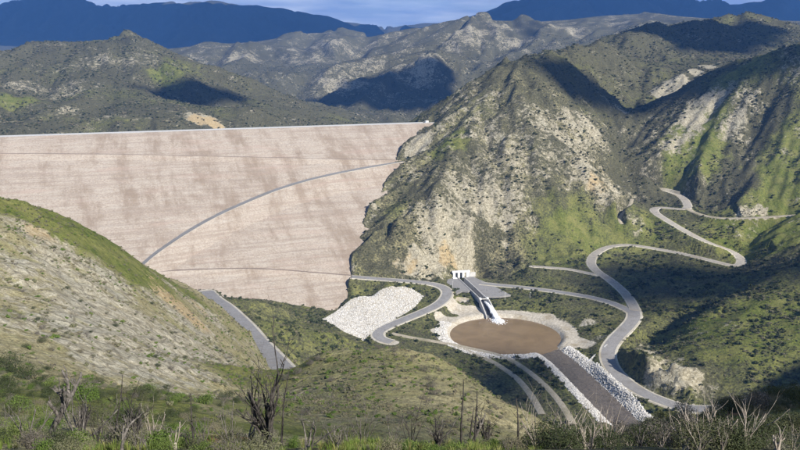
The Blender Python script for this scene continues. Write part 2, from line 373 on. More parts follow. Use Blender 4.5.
def terrain(x, y):
    """height, class and slope of the land at world x, y (flat arrays)"""
    h, cl = base_height(x, y)
    e = 6.0 + 0.016 * np.hypot(x, y)
    hx, _ = base_height(x + e, y); hy, _ = base_height(x, y + e)
    gx = (hx - h) / e; gy = (hy - h) / e
    sl = np.hypot(gx, gy)
    r = np.hypot(x, y)
    far = sstep(1500, 3500, r); vfar = sstep(5000, 8000, r)
    steep = sstep(0.12, 0.42, sl)
    near = sstep(35, 300, r)
    hard = np.isin(cl, (4, 5, 8, 9)).astype(np.float32)
    # erosion gullies in three sizes
    wl0 = 95.0
    add = np.zeros_like(h); g0x = gx.copy(); g0y = gy.copy()
    for o, (wlen, amp) in enumerate(((95, 9.5), (42, 4.6), (19, 1.8))):
        nrm = np.maximum(np.hypot(g0x, g0y), 1e-3)
        dx = -g0y / nrm; dy = g0x / nrm
        gh, ggx, ggy = gully(x / wlen, y / wlen, dx, dy, 11 + o)
        k = amp * steep * (0.25 + 0.75 * near) * (1 - far * (0.4 if o == 0 else 0.8))
        k = k * np.where(np.isin(cl, (0, 1, 2)), 0.33 if o == 0 else 0.12, 1.0) * np.where(cl == 6, 0.4, 1.0)
        add += gh * k
        g0x = g0x + ggx * k / wlen * 2.5; g0y = g0y + ggy * k / wlen * 2.5
    m = far > 0
    if m.any():
        xm, ym = x[m], y[m]
        nrm = np.maximum(sl[m], 1e-3)
        for wlen, amp, sd in ((420, 44, 31), (900, 34, 41), (190, 24, 51), (85, 9, 61)):
            gh, _, _ = gully(xm / wlen, ym / wlen, -gy[m] / nrm, gx[m] / nrm, sd)
            mm = far[m] * sstep(0.04, 0.2, sl[m])
            if wlen == 900: mm = vfar[m]
            add[m] += gh * amp * mm * (0.6 + 0.8 * vfar[m])
    m = np.isin(cl, (7, 8))
    if m.any():
        nrm = np.maximum(sl[m], 1e-3)
        for wlen, amp, sd in ((260, 20, 71), (120, 11, 73), (55, 5, 77)):
            gh, _, _ = gully(x[m] / wlen, y[m] / wlen, -gy[m] / nrm, gx[m] / nrm, sd)
            add[m] += gh * amp * sstep(0.06, 0.25, sl[m])
    # broken rock and lumps
    rk = ridged(x / 34.0, y / 34.0, 5, 4, 0.55)
    add += rk * steep * hard * 3.4 * (1 - 0.5 * far)
    add += ridged(x / 17.0 + 3, y / 17.0, 9, 4, 0.6) * (cl == 1) * 0.6 * sstep(90, 200, r)
    add += fbm(x / 14.0, y / 14.0, 21, 3) * (0.35 + 1.3 * steep * (0.3 + 0.7 * near))
    add += fbm(x / 3.2, y / 3.2, 27, 2) * 0.22 * (r < 900)
    h = h + add * sstep(5, 30, r)
    # the made ground
    def level(h, d, z, flat, soft):
        k = 1 - sstep(flat, flat + soft, d)
        return h * (1 - k) + z * k
    box = (y > 380) & (y < 1250) & (x > -420) & (x < 620)
    xb, yb, hb = x[box], y[box], h[box]
    if box.any():
        # gravel rim, then pool, then the outlet channel
        d = np.hypot(xb - POOL_C[0], yb - POOL_C[1])
        hb = level(hb, d, 3.0, POOL_R + 12, 22)
        dc, zc, _ = nearest_on(CHAN, xb, yb)
        hb = level(hb, dc, zc + 4.2, CHAN_HW + 15, 12)
        for (nm, hw, mat, pts), q in sorted(zip(ROADS, ROADPTS), key=lambda t: t[0][1]):
            bb = (xb > q[:, 0].min() - 30) & (xb < q[:, 0].max() + 30) & (yb > q[:, 1].min() - 30) & (yb < q[:, 1].max() + 30)
            if bb.any():
                dd, zz, _ = nearest_on(q, xb[bb], yb[bb])
                hb[bb] = level(hb[bb], dd, zz - 0.45, hw + 1.6, 9.0 if hw > 3 else 4.0)
        k = 1 - sstep(POOL_R - 6, POOL_R + 6, d)
        hb = hb * (1 - k) + np.minimum(hb, -3.0) * k
        k = 1 - sstep(CHAN_HW - 3, CHAN_HW + 9, dc)
        hb = hb * (1 - k) + np.minimum(hb, zc - 1.6) * k
        # outlet plaza, and the trench of the chute through it
        pc = at_z(468, 281, 12.6)
        dp = np.hypot((xb - pc[0]) / 1.3, (yb - pc[1]))
        hb = level(hb, dp, 12.0, 17, 10)
        dt, zt, _ = nearest_on(CHUTE, xb, yb)
        k = 1 - sstep(3.2, 5.4, dt)
        hb = hb * (1 - k) + np.minimum(hb, zt - 1.0) * k
        # the land under the rockfill
        sd = (xb - CR0[0]) * CRD[0] + (yb - CR0[1]) * CRD[1]
        nd = (xb - CR0[0]) * CRN[0] + (yb - CR0[1]) * CRN[1]
        lim = np.interp(nd, DAM_ND, DAM_SD)
        inn = (nd > -25) & (nd < DAM_ND.max() - 12) & (sd > lim + 6) & (sd < 560)
        hb = np.where(inn, np.minimum(hb, dam_z(xb, yb) - 5.0), hb)
        h[box] = hb
    return h, cl, sl

# ------------------------------------------------------------------ materials
def new_mat(name):
    m = bpy.data.materials.new(name); m.use_nodes = True
    nt = m.node_tree; nt.nodes.clear()
    out = nt.nodes.new('ShaderNodeOutputMaterial')
    bs = nt.nodes.new('ShaderNodeBsdfPrincipled')
    bs.inputs['Roughness'].default_value = 0.9
    bs.inputs['Specular IOR Level'].default_value = 0.2
    nt.links.new(bs.outputs[0], out.inputs['Surface'])
    return m, nt, bs
class NB:
    """small helper to chain shader nodes"""
    def __init__(s, nt): s.nt = nt; s.tc = nt.nodes.new('ShaderNodeTexCoord')
    def link(s, a, b): s.nt.links.new(a, b)
    def noise(s, scale, detail=4, rough=0.55, vec=None, dist=0.0, out='Fac', stretch=None):
        n = s.nt.nodes.new('ShaderNodeTexNoise'); n.inputs['Scale'].default_value = scale; n.inputs['Detail'].default_value = detail
        n.inputs['Roughness'].default_value = rough; n.inputs['Distortion'].default_value = dist
        v = vec or s.tc.outputs['Object']
        if stretch is not None:
            mp = s.nt.nodes.new('ShaderNodeMapping'); mp.inputs['Scale'].default_value = stretch[0]; mp.inputs['Rotation'].default_value = stretch[1]
            s.link(v, mp.inputs[0]); v = mp.outputs[0]
        s.link(v, n.inputs['Vector'])
        return n.outputs[out]
    def voronoi(s, scale, feature='F1', out='Distance', rnd=1.0, vec=None):
        n = s.nt.nodes.new('ShaderNodeTexVoronoi'); n.feature = feature; n.inputs['Scale'].default_value = scale; n.inputs['Randomness'].default_value = rnd
        s.link(vec or s.tc.outputs['Object'], n.inputs['Vector'])
        return n.outputs[out]
    def attr(s, name, out='Fac'):
        n = s.nt.nodes.new('ShaderNodeAttribute'); n.attribute_name = name
        return n.outputs[out]
    def math(s, op, a, b=None, c=None, clamp=False):
        n = s.nt.nodes.new('ShaderNodeMath'); n.operation = op; n.use_clamp = clamp
        for i, v in enumerate((a, b, c)):
            if v is None: continue
            if hasattr(v, 'links'): s.link(v, n.inputs[i])
            else: n.inputs[i].default_value = v
        return n.outputs[0]
    def ramp(s, v, a, b, lo=0.0, hi=1.0):
        n = s.nt.nodes.new('ShaderNodeMapRange'); n.interpolation_type = 'SMOOTHSTEP'
        n.inputs['From Min'].default_value = a; n.inputs['From Max'].default_value = b
        n.inputs['To Min'].default_value = lo; n.inputs['To Max'].default_value = hi
        s.link(v, n.inputs['Value']); return n.outputs[0]
    def mix(s, f, a, b, mode='MIX'):
        n = s.nt.nodes.new('ShaderNodeMix'); n.data_type = 'RGBA'; n.blend_type = mode
        if hasattr(f, 'links'): s.link(f, n.inputs['Factor'])
        else: n.inputs['Factor'].default_value = f
        for k, v in (('A', a), ('B', b)):
            if hasattr(v, 'links'): s.link(v, n.inputs[k])
            else: n.inputs[k].default_value = (*v, 1)
        return n.outputs['Result']
    def bump(s, h, strength, dist, normal=None):
        n = s.nt.nodes.new('ShaderNodeBump'); n.inputs['Strength'].default_value = strength; n.inputs['Distance'].default_value = dist
        s.link(h, n.inputs['Height'])
        if normal is not None: s.link(normal, n.inputs['Normal'])
        return n.outputs[0]

def mat_land():
    m, nt, bs = new_mat('land'); b = NB(nt)
    big = b.noise(0.012, 3); mid = b.noise(0.07, 4, 0.6); fine = b.noise(0.45, 4, 0.65); tiny = b.noise(2.2, 3, 0.6)
    speck = b.math('ADD', b.math('MULTIPLY', mid, 0.45), b.math('MULTIPLY', fine, 0.55))
    # chaparral floor: grey-olive earth under low scrub
    c = b.mix(b.ramp(fine, 0.35, 0.65), (0.055, 0.056, 0.030), (0.140, 0.130, 0.080))
    c = b.mix(b.ramp(mid, 0.4, 0.7), c, (0.085, 0.082, 0.050))
    # dry straw
    dry = b.ramp(b.math('ADD', b.attr('dry'), b.math('MULTIPLY', b.math('SUBTRACT', speck, 0.5), 1.6)), 0.3, 0.7)
    dcol = b.mix(b.ramp(fine, 0.3, 0.7), (0.23, 0.20, 0.10), (0.44, 0.39, 0.23))
    c = b.mix(dry, c, dcol)
    # fresh winter grass
    gr = b.ramp(b.math('ADD', b.attr('green'), b.math('MULTIPLY', b.math('SUBTRACT', speck, 0.5), 1.5)), 0.3, 0.75)
    gcol = b.mix(b.ramp(fine, 0.3, 0.7), (0.072, 0.100, 0.020), (0.185, 0.205, 0.052))
    gcol = b.mix(b.ramp(mid, 0.35, 0.75, 0, 0.75), gcol, (0.25, 0.235, 0.085))
    c = b.mix(gr, c, gcol)
    # pale decomposed granite, cracked
    vor = b.voronoi(0.16, 'DISTANCE_TO_EDGE')
    rn = b.math('ADD', b.math('MULTIPLY', b.noise(0.16, 6, 0.72, dist=0.6), 0.6), b.math('MULTIPLY', b.noise(0.028, 5, 0.7, dist=0.8), 0.4))
    rk = b.ramp(b.math('ADD', b.attr('rock'), b.math('MULTIPLY', b.math('SUBTRACT', rn, 0.5), 3.2)), 0.34, 0.70)
    rcol = b.mix(b.ramp(fine, 0.3, 0.72), (0.27, 0.235, 0.155), (0.58, 0.53, 0.40))
    rcol = b.mix(b.ramp(mid, 0.45, 0.75, 0, 0.7), rcol, (0.44, 0.42, 0.33))
    rcol = b.mix(b.math('MULTIPLY', b.ramp(vor, 0.0, 0.09, 0.55, 0.0), b.ramp(mid, 0.3, 0.6)), rcol, (0.12, 0.10, 0.07))
    oc = b.mix(b.ramp(fine, 0.3, 0.7), (0.36, 0.26, 0.13), (0.56, 0.45, 0.27))
    rcol = b.mix(b.ramp(b.math('ADD', b.attr('ochre'), b.math('MULTIPLY', b.math('SUBTRACT', mid, 0.5), 1.0)), 0.35, 0.7), rcol, oc)
    c = b.mix(rk, c, rcol)
    # worn gravel and poured pale ground
    gv = b.ramp(b.math('ADD', b.attr('gravel'), b.math('MULTIPLY', b.math('SUBTRACT', speck, 0.5), 0.7)), 0.42, 0.58)
    gvc = b.mix(b.ramp(fine, 0.3, 0.7), (0.50, 0.44, 0.34), (0.72, 0.66, 0.55))
    gvc = b.mix(b.ramp(mid, 0.5, 0.75, 0, .8), gvc, (0.38, 0.31, 0.20))
    c = b.mix(gv, c, gvc)
    # red soil
    so = b.ramp(b.math('ADD', b.attr('soil'), b.math('MULTIPLY', b.math('SUBTRACT', tiny, 0.5), 0.8)), 0.35, 0.65)
    c = b.mix(so, c, b.mix(fine, (0.16, 0.075, 0.035), (0.30, 0.17, 0.09)))
    c = b.mix(b.ramp(tiny, 0.35, 0.68, 0.0, 0.45), c, (0.03, 0.03, 0.018))
    b.link(c, bs.inputs['Base Color'])
    hgt = b.math('ADD', b.math('MULTIPLY', rn, 2.2), b.math('ADD', b.math('MULTIPLY', fine, 0.8), b.math('MULTIPLY', tiny, 0.15)))
    nrm = b.bump(hgt, 0.8, 1.0)
    b.link(nrm, bs.inputs['Normal'])
    bs.inputs['Roughness'].default_value = 1.0
    bs.inputs['Specular IOR Level'].default_value = 0.05
    return m
M = {'land': mat_land()}

def simple(name, c1, c2, scale, rough=0.9, bump=0.0, bscale=None, spec=0.2, c3=None, big=0.05):
    m, nt, bs = new_mat(name); b = NB(nt)
    n = b.noise(scale, 5, 0.62)
    c = b.mix(b.ramp(n, 0.3, 0.7), c1, c2)
    if c3: c = b.mix(b.ramp(b.noise(big, 4, 0.6), 0.45, 0.72, 0, 0.8), c, c3)
    if name.startswith('riprap'):            # every stone its own tone
        ge = nt.nodes.new('ShaderNodeNewGeometry')
        c = b.mix(b.ramp(ge.outputs['Random Per Island'], 0.2, 1.0, 0.0, 0.6), c, (0.30, 0.275, 0.235))
    if name in ('asphalt', 'road_pale'):     # tracks, patches and washed-on earth
        c = b.mix(b.ramp(b.noise(0.16, 6, 0.72), 0.47, 0.68, 0, 0.55), c, (0.17, 0.16, 0.145))
        c = b.mix(b.ramp(b.noise(0.4, 5, 0.7), 0.56, 0.72, 0, 0.6), c, (0.38, 0.345, 0.285))
    b.link(c, bs.inputs['Base Color'])
    bs.inputs['Roughness'].default_value = rough; bs.inputs['Specular IOR Level'].default_value = spec
    if bump: b.link(b.bump(b.noise(bscale or scale, 4, 0.6), bump, 0.3), bs.inputs['Normal'])
    M[name] = m
    return m
simple('asphalt', (0.23, 0.222, 0.212), (0.32, 0.308, 0.295), 0.8, c3=(0.25, 0.235, 0.215))
simple('road_pale', (0.30, 0.275, 0.235), (0.42, 0.385, 0.33), 0.6, c3=(0.34, 0.29, 0.22))
simple('dirt', (0.30, 0.26, 0.19), (0.46, 0.41, 0.31), 0.7, c3=(0.22, 0.20, 0.12))
simple('shoulder', (0.42, 0.38, 0.30), (0.60, 0.56, 0.46), 0.9, c3=(0.34, 0.29, 0.2))
simple('concrete', (0.48, 0.465, 0.43), (0.62, 0.605, 0.57), 0.7, c3=(0.40, 0.38, 0.34), big=0.15)
simple('concrete_dark', (0.10, 0.10, 0.10), (0.17, 0.165, 0.16), 0.9)
simple('white_paint', (0.72, 0.72, 0.70), (0.82, 0.82, 0.80), 0.9)
simple('riprap', (0.56, 0.545, 0.51), (0.78, 0.765, 0.73), 0.9, bump=0.4, bscale=2.0, c3=(0.62, 0.57, 0.48), big=0.3)
simple('berm_soil', (0.20, 0.155, 0.12), (0.30, 0.24, 0.19), 0.8)
simple('riprap_grey', (0.50, 0.485, 0.455), (0.74, 0.72, 0.68), 0.6, bump=0.4, bscale=2.0, c3=(0.46, 0.44, 0.41), big=0.3)
simple('char', (0.018, 0.016, 0.015), (0.065, 0.058, 0.052), 6.0, c3=(0.13, 0.115, 0.10), big=2.5)
simple('grey_wood', (0.07, 0.062, 0.055), (0.21, 0.19, 0.165), 7.0, c3=(0.05, 0.045, 0.04), big=3.0)
simple('pale_wood', (0.22, 0.185, 0.15), (0.46, 0.405, 0.34), 8.0, c3=(0.14, 0.11, 0.09), big=2.0)
simple('steel', (0.30, 0.31, 0.32), (0.42, 0.43, 0.44), 3.0, rough=0.5, spec=0.5)
simple('dark_glass_and_shade', (0.02, 0.025, 0.03), (0.035, 0.04, 0.045), 1.0, rough=0.15, spec=0.5)  # window glass, and the shade painted into the portal openings

def mat_dam():
    m, nt, bs = new_mat('rockfill'); b = NB(nt)
    # rock laid in thin lifts: streaks along the contour, stains running down the face
    ang = math.atan2(CRD[1], CRD[0])
    lay = b.noise(1.0, 5, 0.6, stretch=((0.035, 0.035, 0.55), (0, 0, 0)))
    lay2 = b.noise(1.0, 4, 0.6, stretch=((0.012, 0.012, 0.16), (0, 0, 0)))
    fine = b.noise(0.5, 5, 0.7); mid = b.noise(0.045, 5, 0.6); 
    n = nt.nodes.new('ShaderNodeAttribute'); n.attribute_name = 'damuv'
    mp = nt.nodes.new('ShaderNodeMapping'); mp.inputs['Rotation'].default_value = (0, 0, math.radians(-48)); mp.inputs['Scale'].default_value = (0.030, 0.006, 1)
    b.link(n.outputs['Vector'], mp.inputs[0])
    st = b.noise(1.0, 8, 0.74, vec=mp.outputs[0])
    c = b.mix(b.ramp(fine, 0.28, 0.72), (0.29, 0.24, 0.19), (0.47, 0.405, 0.335))
    c = b.mix(b.ramp(lay, 0.42, 0.72, 0, 0.45), c, (0.48, 0.44, 0.38))
    c = b.mix(b.ramp(b.math('ADD', b.math('MULTIPLY', st, 0.7), b.math('MULTIPLY', mid, 0.3)), 0.46, 0.62, 0, 0.75), c, (0.23, 0.175, 0.125))
    c = b.mix(b.ramp(b.noise(1.0, 3, 0.5, stretch=((0.006, 0.006, 0.42), (0, 0, 0))), 0.52, 0.62, 0, 0.4), c, (0.27, 0.215, 0.17))
    c = b.mix(b.ramp(lay2, 0.52, 0.72, 0, 0.4), c, (0.42, 0.32, 0.26))
    c = b.mix(b.ramp(b.noise(1.4, 3, 0.7), 0.55, 0.75, 0, 0.5), c, (0.20, 0.145, 0.11))
    b.link(c, bs.inputs['Base Color'])
    h = b.math('ADD', fine, b.math('MULTIPLY', b.noise(1.4, 3, 0.7), 0.5))
    b.link(b.bump(h, 0.7, 1.0), bs.inputs['Normal'])
    bs.inputs['Roughness'].default_value = 1.0; bs.inputs['Specular IOR Level'].default_value = 0.05
    M['rockfill'] = m
mat_dam()

def mat_water(name, col, rough, bscale, bstr):
    m, nt, bs = new_mat(name); b = NB(nt)
    n = b.noise(0.05, 4, 0.6, dist=1.0)
    c = b.mix(b.ramp(n, 0.3, 0.7), tuple(0.88 * k for k in col), tuple(1.12 * k for k in col))
    b.link(c, bs.inputs['Base Color'])
    bs.inputs['Roughness'].default_value = rough; bs.inputs['Specular IOR Level'].default_value = 0.5; bs.inputs['IOR'].default_value = 1.33
    b.link(b.bump(b.noise(bscale, 4, 0.6, dist=0.5), bstr, 0.3), bs.inputs['Normal'])
    M[name] = m
mat_water('muddy_water', (0.21, 0.145, 0.082), 0.10, 0.30, 0.12)
def mat_channel():
    m, nt, bs = new_mat('channel_water'); b = NB(nt)
    n = b.noise(0.3, 6, 0.7, dist=1.5)
    c = b.mix(b.ramp(n, 0.35, 0.65), (0.080, 0.068, 0.055), (0.155, 0.130, 0.104))
    c = b.mix(b.ramp(b.noise(0.7, 6, 0.75), 0.56, 0.72, 0, 0.9), c, (0.34, 0.32, 0.30))
    b.link(c, bs.inputs['Base Color']); bs.inputs['Roughness'].default_value = 0.45
    b.link(b.bump(n, 0.6, 0.6), bs.inputs['Normal'])
    M['channel_water'] = m
mat_channel()
def mat_foam():
    m, nt, bs = new_mat('white_water'); b = NB(nt)
    n = b.noise(0.8, 5, 0.7)
    b.link(b.mix(n, (0.74, 0.76, 0.78), (0.9, 0.91, 0.92)), bs.inputs['Base Color'])
    bs.inputs['Roughness'].default_value = 0.7
    bs.inputs['Subsurface Weight'].default_value = 0.0
    b.link(b.bump(b.noise(1.2, 5, 0.7), 0.8, 0.5), bs.inputs['Normal'])
    M['white_water'] = m
mat_foam()

# ------------------------------------------------------------------ object helpers
def link_mesh(name, verts, faces, mat, parent=None, smooth=False):
    me = bpy.data.meshes.new(name)
    me.from_pydata([tuple(map(float, v)) for v in verts], [], faces)
    me.update()
    if smooth: me.polygons.foreach_set('use_smooth', [True] * len(me.polygons))
    o = bpy.data.objects.new(name, me)
    if mat: me.materials.append(M[mat] if isinstance(mat, str) else mat)
    COL.objects.link(o)
    if parent: o.parent = parent
    return o
def fast_mesh(name, V, Q, mat, smooth=False):
    """quads (n,4) or tris (n,3) from numpy"""
    me = bpy.data.meshes.new(name)
    k = Q.shape[1]
    me.vertices.add(len(V)); me.vertices.foreach_set('co', np.ascontiguousarray(V, np.float32).ravel())
    me.loops.add(len(Q) * k); me.loops.foreach_set('vertex_index', np.ascontiguousarray(Q, np.int32).ravel())
    me.polygons.add(len(Q)); me.polygons.foreach_set('loop_start', np.arange(0, len(Q) * k, k, dtype=np.int32))
    try: me.polygons.foreach_set('loop_total', np.full(len(Q), k, np.int32))
    except Exception: pass
    me.update(calc_edges=True)
    me.polygons.foreach_set('use_smooth', np.full(len(Q), smooth, bool))
    if mat: me.materials.append(M[mat] if isinstance(mat, str) else mat)
    return me
def obj(name, me, parent=None):
    o = bpy.data.objects.new(name, me); COL.objects.link(o)
    if parent: o.parent = parent
    return o
def tag(o, label=None, cat=None, group=None, kind=None):
    if label: o['label'] = label
    if cat: o['category'] = cat
    if group: o['group'] = group
    if kind: o['kind'] = kind
    return o
def empty(name, loc=(0, 0, 0), rz=0.0):
    o = bpy.data.objects.new(name, None); COL.objects.link(o)
    o.location = loc; o.rotation_euler = (0, 0, rz); o.empty_display_size = 1.0
    return o

# ------------------------------------------------------------------ the land
TMAX = 0.74; NCOL = 900
def geo(a, b, n): return list(np.geomspace(a, b, n, endpoint=False))
rows = np.array(geo(5, 30, 44) + geo(30, 120, 110) + geo(120, 560, 230) + list(np.arange(560, 1300, 2.5)) + geo(1300, 2300, 135) + geo(2300, 4600, 120) + geo(4600, 13500, 105))
cols = np.linspace(-TMAX, TMAX, NCOL)
YY, TT = np.meshgrid(rows, cols, indexing='ij')
XX = TT * YY
H, CL, SLP = terrain(XX.ravel(), YY.ravel())
H = H.reshape(XX.shape); CL = CL.reshape(XX.shape); SLP = SLP.reshape(XX.shape)
NR = len(rows)
def ground(x, y):
    """height of the built land, bilinear in the mesh that is drawn"""
    x = np.atleast_1d(np.asarray(x, float)); y = np.atleast_1d(np.asarray(y, float))
    i = np.clip(np.searchsorted(rows, y) - 1, 0, NR - 2)
    fy = np.clip((y - rows[i]) / (rows[i + 1] - rows[i]), 0, 1)
    t = np.clip((x / np.maximum(y, 1e-3) + TMAX) / (2 * TMAX) * (NCOL - 1), 0, NCOL - 1.001)
    j = t.astype(int); fx = t - j
    return (H[i, j] * (1 - fx) + H[i, j + 1] * fx) * (1 - fy) + (H[i + 1, j] * (1 - fx) + H[i + 1, j + 1] * fx) * fy
PU, PV = project(np.stack((XX, YY, H), -1))
# what of the land is in sight: highest line of sight so far along each column
rz = (H - CAMZ) / YY
horizon = np.maximum.accumulate(np.vstack((np.full((1, NCOL), -9.0), rz[:-1])), axis=0)
SEEN = rz >= horizon - 0.002
def hit(u, v):
    """the place on the land that pixel u, v looks at"""
    tx, tz = ray(u, v)
    j = int(np.clip(round((tx + TMAX) / (2 * TMAX) * (NCOL - 1)), 0, NCOL - 1))
    k = np.argmax(rz[:, j] >= tz)
    if rz[k, j] < tz: k = int(np.argmax(rz[:, j]))
    return np.array((XX[k, j], YY[k, j], H[k, j]))

# ---- where the ground is rock, grass, straw, gravel
x_, y_, r_ = XX, YY, np.hypot(XX, YY)
def cls(n): return (CL == CLS.index(n)).astype(np.float32)
def soft_cls(*names):
    a = sum(cls(n) for n in names)
    for _ in range(4):
        a = (a + np.roll(a, 3, 0) + np.roll(a, -3, 0) + np.roll(a, 3, 1) + np.roll(a, -3, 1)) / 5
    return a
n1 = fbm(x_ / 55, y_ / 55, 101, 4); n2 = fbm(x_ / 22, y_ / 22, 111, 4); n3 = fbm(x_ / 160, y_ / 160, 121, 3)
c_hill = soft_cls('hillside'); c_left = soft_cls('left_spur'); c_gr = soft_cls('grassy_spur'); c_val = soft_cls('valley_floor')
c_rock = soft_cls('rocky_hill'); c_right = soft_cls('right_hill'); c_kn = soft_cls('canyon_knoll')
c_res = soft_cls('reservoir_hills'); c_mid = soft_cls('middle_mountains'); c_far = soft_cls('far_mountains')
rock = np.zeros_like(H); green = np.zeros_like(H); dry = np.zeros_like(H); gravel = np.zeros_like(H); ochre = np.zeros_like(H); soil = np.zeros_like(H)
nearrock = c_rock * (1 - sstep(1180, 1330, y_))
rock += nearrock * (0.33 + 0.34 * n1 + 0.28 * n2) + (c_rock - nearrock) * (0.16 + 0.35 * n1)
rock += c_right * (0.17 + 0.42 * n1 + 0.2 * n2)
rock += c_left * (0.19 + 0.25 * n1)
rock += c_res * (0.14 + 0.35 * n1 + 0.3 * n2) + c_mid * (0.27 + 0.3 * n3 + 0.3 * n1) + c_far * 0.05 + c_kn * (0.05 + 0.15 * n1) + c_gr * (0.05 + 0.2 * n1)
green += nearrock * (0.28 + 0.3 * n3) + c_right * (0.42 + 0.5 * n3) + c_left * (0.36 + 0.35 * n1) + c_gr * (0.46 + 0.35 * n1) + c_val * (0.50 + 0.25 * n1) + c_kn * (0.48 + 0.3 * n1) + c_hill * (0.45 + 0.3 * n1) + c_res * (0.25 + 0.5 * n3) + (c_rock - nearrock) * (0.3 + 0.3 * n3)
dry += c_left * (0.78 + 0.3 * n2) + c_gr * (0.72 + 0.35 * n2) + c_val * (0.32 + 0.3 * n2) + c_kn * 0.28 + nearrock * (0.35 + 0.3 * n1) + c_hill * (0.4 + 0.3 * n2) + c_right * 0.2 + c_res * 0.2
def blob(arr, u, v, rad, s, wx=1.0, wy=1.0, dz=None):
    """a patch of ground cover round the place seen at u, v; radius in metres"""
    p = hit(u, v)
    d = np.sqrt(((x_ - p[0]) / wx) ** 2 + ((y_ - p[1]) / wy) ** 2) / rad
    d = d + 0.45 * n2 + 0.3 * n1
    arr += s * (1 - sstep(0.35, 1.1, d))
# rocky hill: bare pale front, ochre cut over the road, grey slide above the abutment, green shoulders
for a in ((450, 235, 60, .2), (500, 215, 60, .2), (470, 180, 50, .12), (520, 160, 50, .16), (560, 140, 55, .18), (585, 125, 45, .25), (500, 130, 45, .1), (540, 110, 45, .08), (440, 250, 40, .25), (405, 262, 24, .5), (425, 266, 24, .5), (600, 180, 40, .3), (480, 100, 40, .12), (610, 100, 35, .35)): blob(rock, *a)
for a in ((400, 265, 26, .4), (425, 268, 24, .35), (385, 270, 18, .4), (455, 240, 40, .25), (595, 182, 26, .6), (600, 170, 22, .5), (545, 195, 40, .25), (450, 262, 22, .5)): blob(ochre, *a)
for a in ((415, 150, 20, .7), (422, 143, 18, .7), (470, 262, 16, .6), (462, 266, 12, .6), (508, 225, 12, .5), (505, 245, 10, .4)): blob(rock, *a)
for a in ((385, 235, 45, -.35), (375, 255, 35, -.35), (400, 200, 45, -.25), (395, 225, 40, -.3), (430, 165, 40, -.12), (540, 80, 70, -.35), (510, 75, 50, -.3), (580, 90, 70, -.3), (520, 260, 60, -.6), (560, 262, 60, -.6), (490, 262, 25, -.4), (590, 235, 60, -.5), (570, 225, 40, -.4)): blob(rock, *a)
for a in ((455, 140, 28, .4), (440, 150, 24, .35), (400, 205, 30, .25), (590, 225, 50, .3), (640, 215, 40, .3), (560, 255, 60, .25)): blob(green, *a)
# right hill
for a in ((700, 110, 36, .5), (720, 95, 32, .5), (685, 130, 34, .5), (730, 130, 30, .45), (672, 148, 24, .45), (745, 100, 30, .3), (790, 70, 30, .25), (745, 213, 16, .8), (735, 218, 12, .8), (760, 212, 12, .6), (655, 175, 20, .3), (690, 185, 24, .3)): blob(rock, *a)
for a in ((690, 145, 60, .45), (700, 170, 60, .4), (780, 190, 70, .5), (785, 150, 60, .35), (770, 235, 55, .6), (740, 232, 50, .5), (800, 225, 60, .5), (710, 150, 50, .3)): blob(green, *a)
for a in ((640, 150, 60, -.5), (670, 110, 60, -.5), (650, 190, 50, -.4), (760, 120, 50, -.5), (740, 160, 60, -.35), (730, 190, 40, -.5), (690, 200, 40, -.4)): blob(green, *a); blob(dry, *a)
for a in ((660, 92, 26, 1.0), (672, 86, 26, 1.0), (684, 79, 24, 1.0), (696, 73, 24, 1.0), (708, 67, 22, 1.0)): blob(rock, a[0], a[1], a[2], a[3], 0.8, 1.6)
# knoll
for a in ((660, 365, 22, .5), (672, 372, 22, .55), (650, 352, 20, .5), (690, 385, 20, .5), (640, 345, 16, .4), (700, 330, 20, .2), (735, 325, 14, .35)): blob(rock, *a)
for a in ((740, 330, 60, .25), (780, 320, 60, .2), (690, 330, 40, .2)): blob(green, *a)
# left spur: pale face, green crown along its ridge
for a in ((60, 300, 70, .14), (110, 330, 60, .16), (160, 340, 55, .2), (200, 350, 50, .18), (220, 330, 50, .12), (30, 260, 60, .1), (150, 300, 60, .1), (190, 380, 40, .2), (90, 350, 40, .15)): blob(rock, *a)
for a in ((40, 212, 30, .4), (75, 230, 30, .4), (110, 250, 30, .4), (145, 272, 26, .4), (180, 290, 22, .4), (20, 206, 26, .4)): blob(green, *a); blob(rock, a[0], a[1], a[2], -.35)
for a in ((165, 292, 22, .5), (195, 305, 25, .5), (180, 310, 25, .4), (36, 235, 18, .5)): blob(ochre, *a); blob(rock, *a)
for a in ((30, 400, 30, .3), (100, 415, 25, .3), (200, 405, 30, .3), (250, 372, 24, .3)): blob(green, *a); blob(rock, a[0], a[1], a[2], -.45)
# mountains behind the dam: outcrops
for u, v in ((30, 85), (60, 95), (75, 70), (95, 60), (120, 65), (55, 110), (110, 115), (140, 60), (15, 90), (85, 85), (150, 50)): blob(rock, u, v, 60, .2)
for u, v in ((5, 102), (20, 100), (165, 75), (175, 85)): blob(green, u, v, 60, .3)
for a in ((205, 121, 45, .9),): blob(rock, *a); blob(ochre, *a)
for u, v in ((320, 45), (340, 45), (360, 50), (330, 75), (345, 85), (365, 70), (325, 60), (290, 60), (430, 60), (415, 64), (470, 30), (490, 35), (505, 28), (460, 40), (400, 50), (250, 55), (235, 58), (520, 45), (570, 30), (610, 25)): blob(rock, u, v, 110, .17)
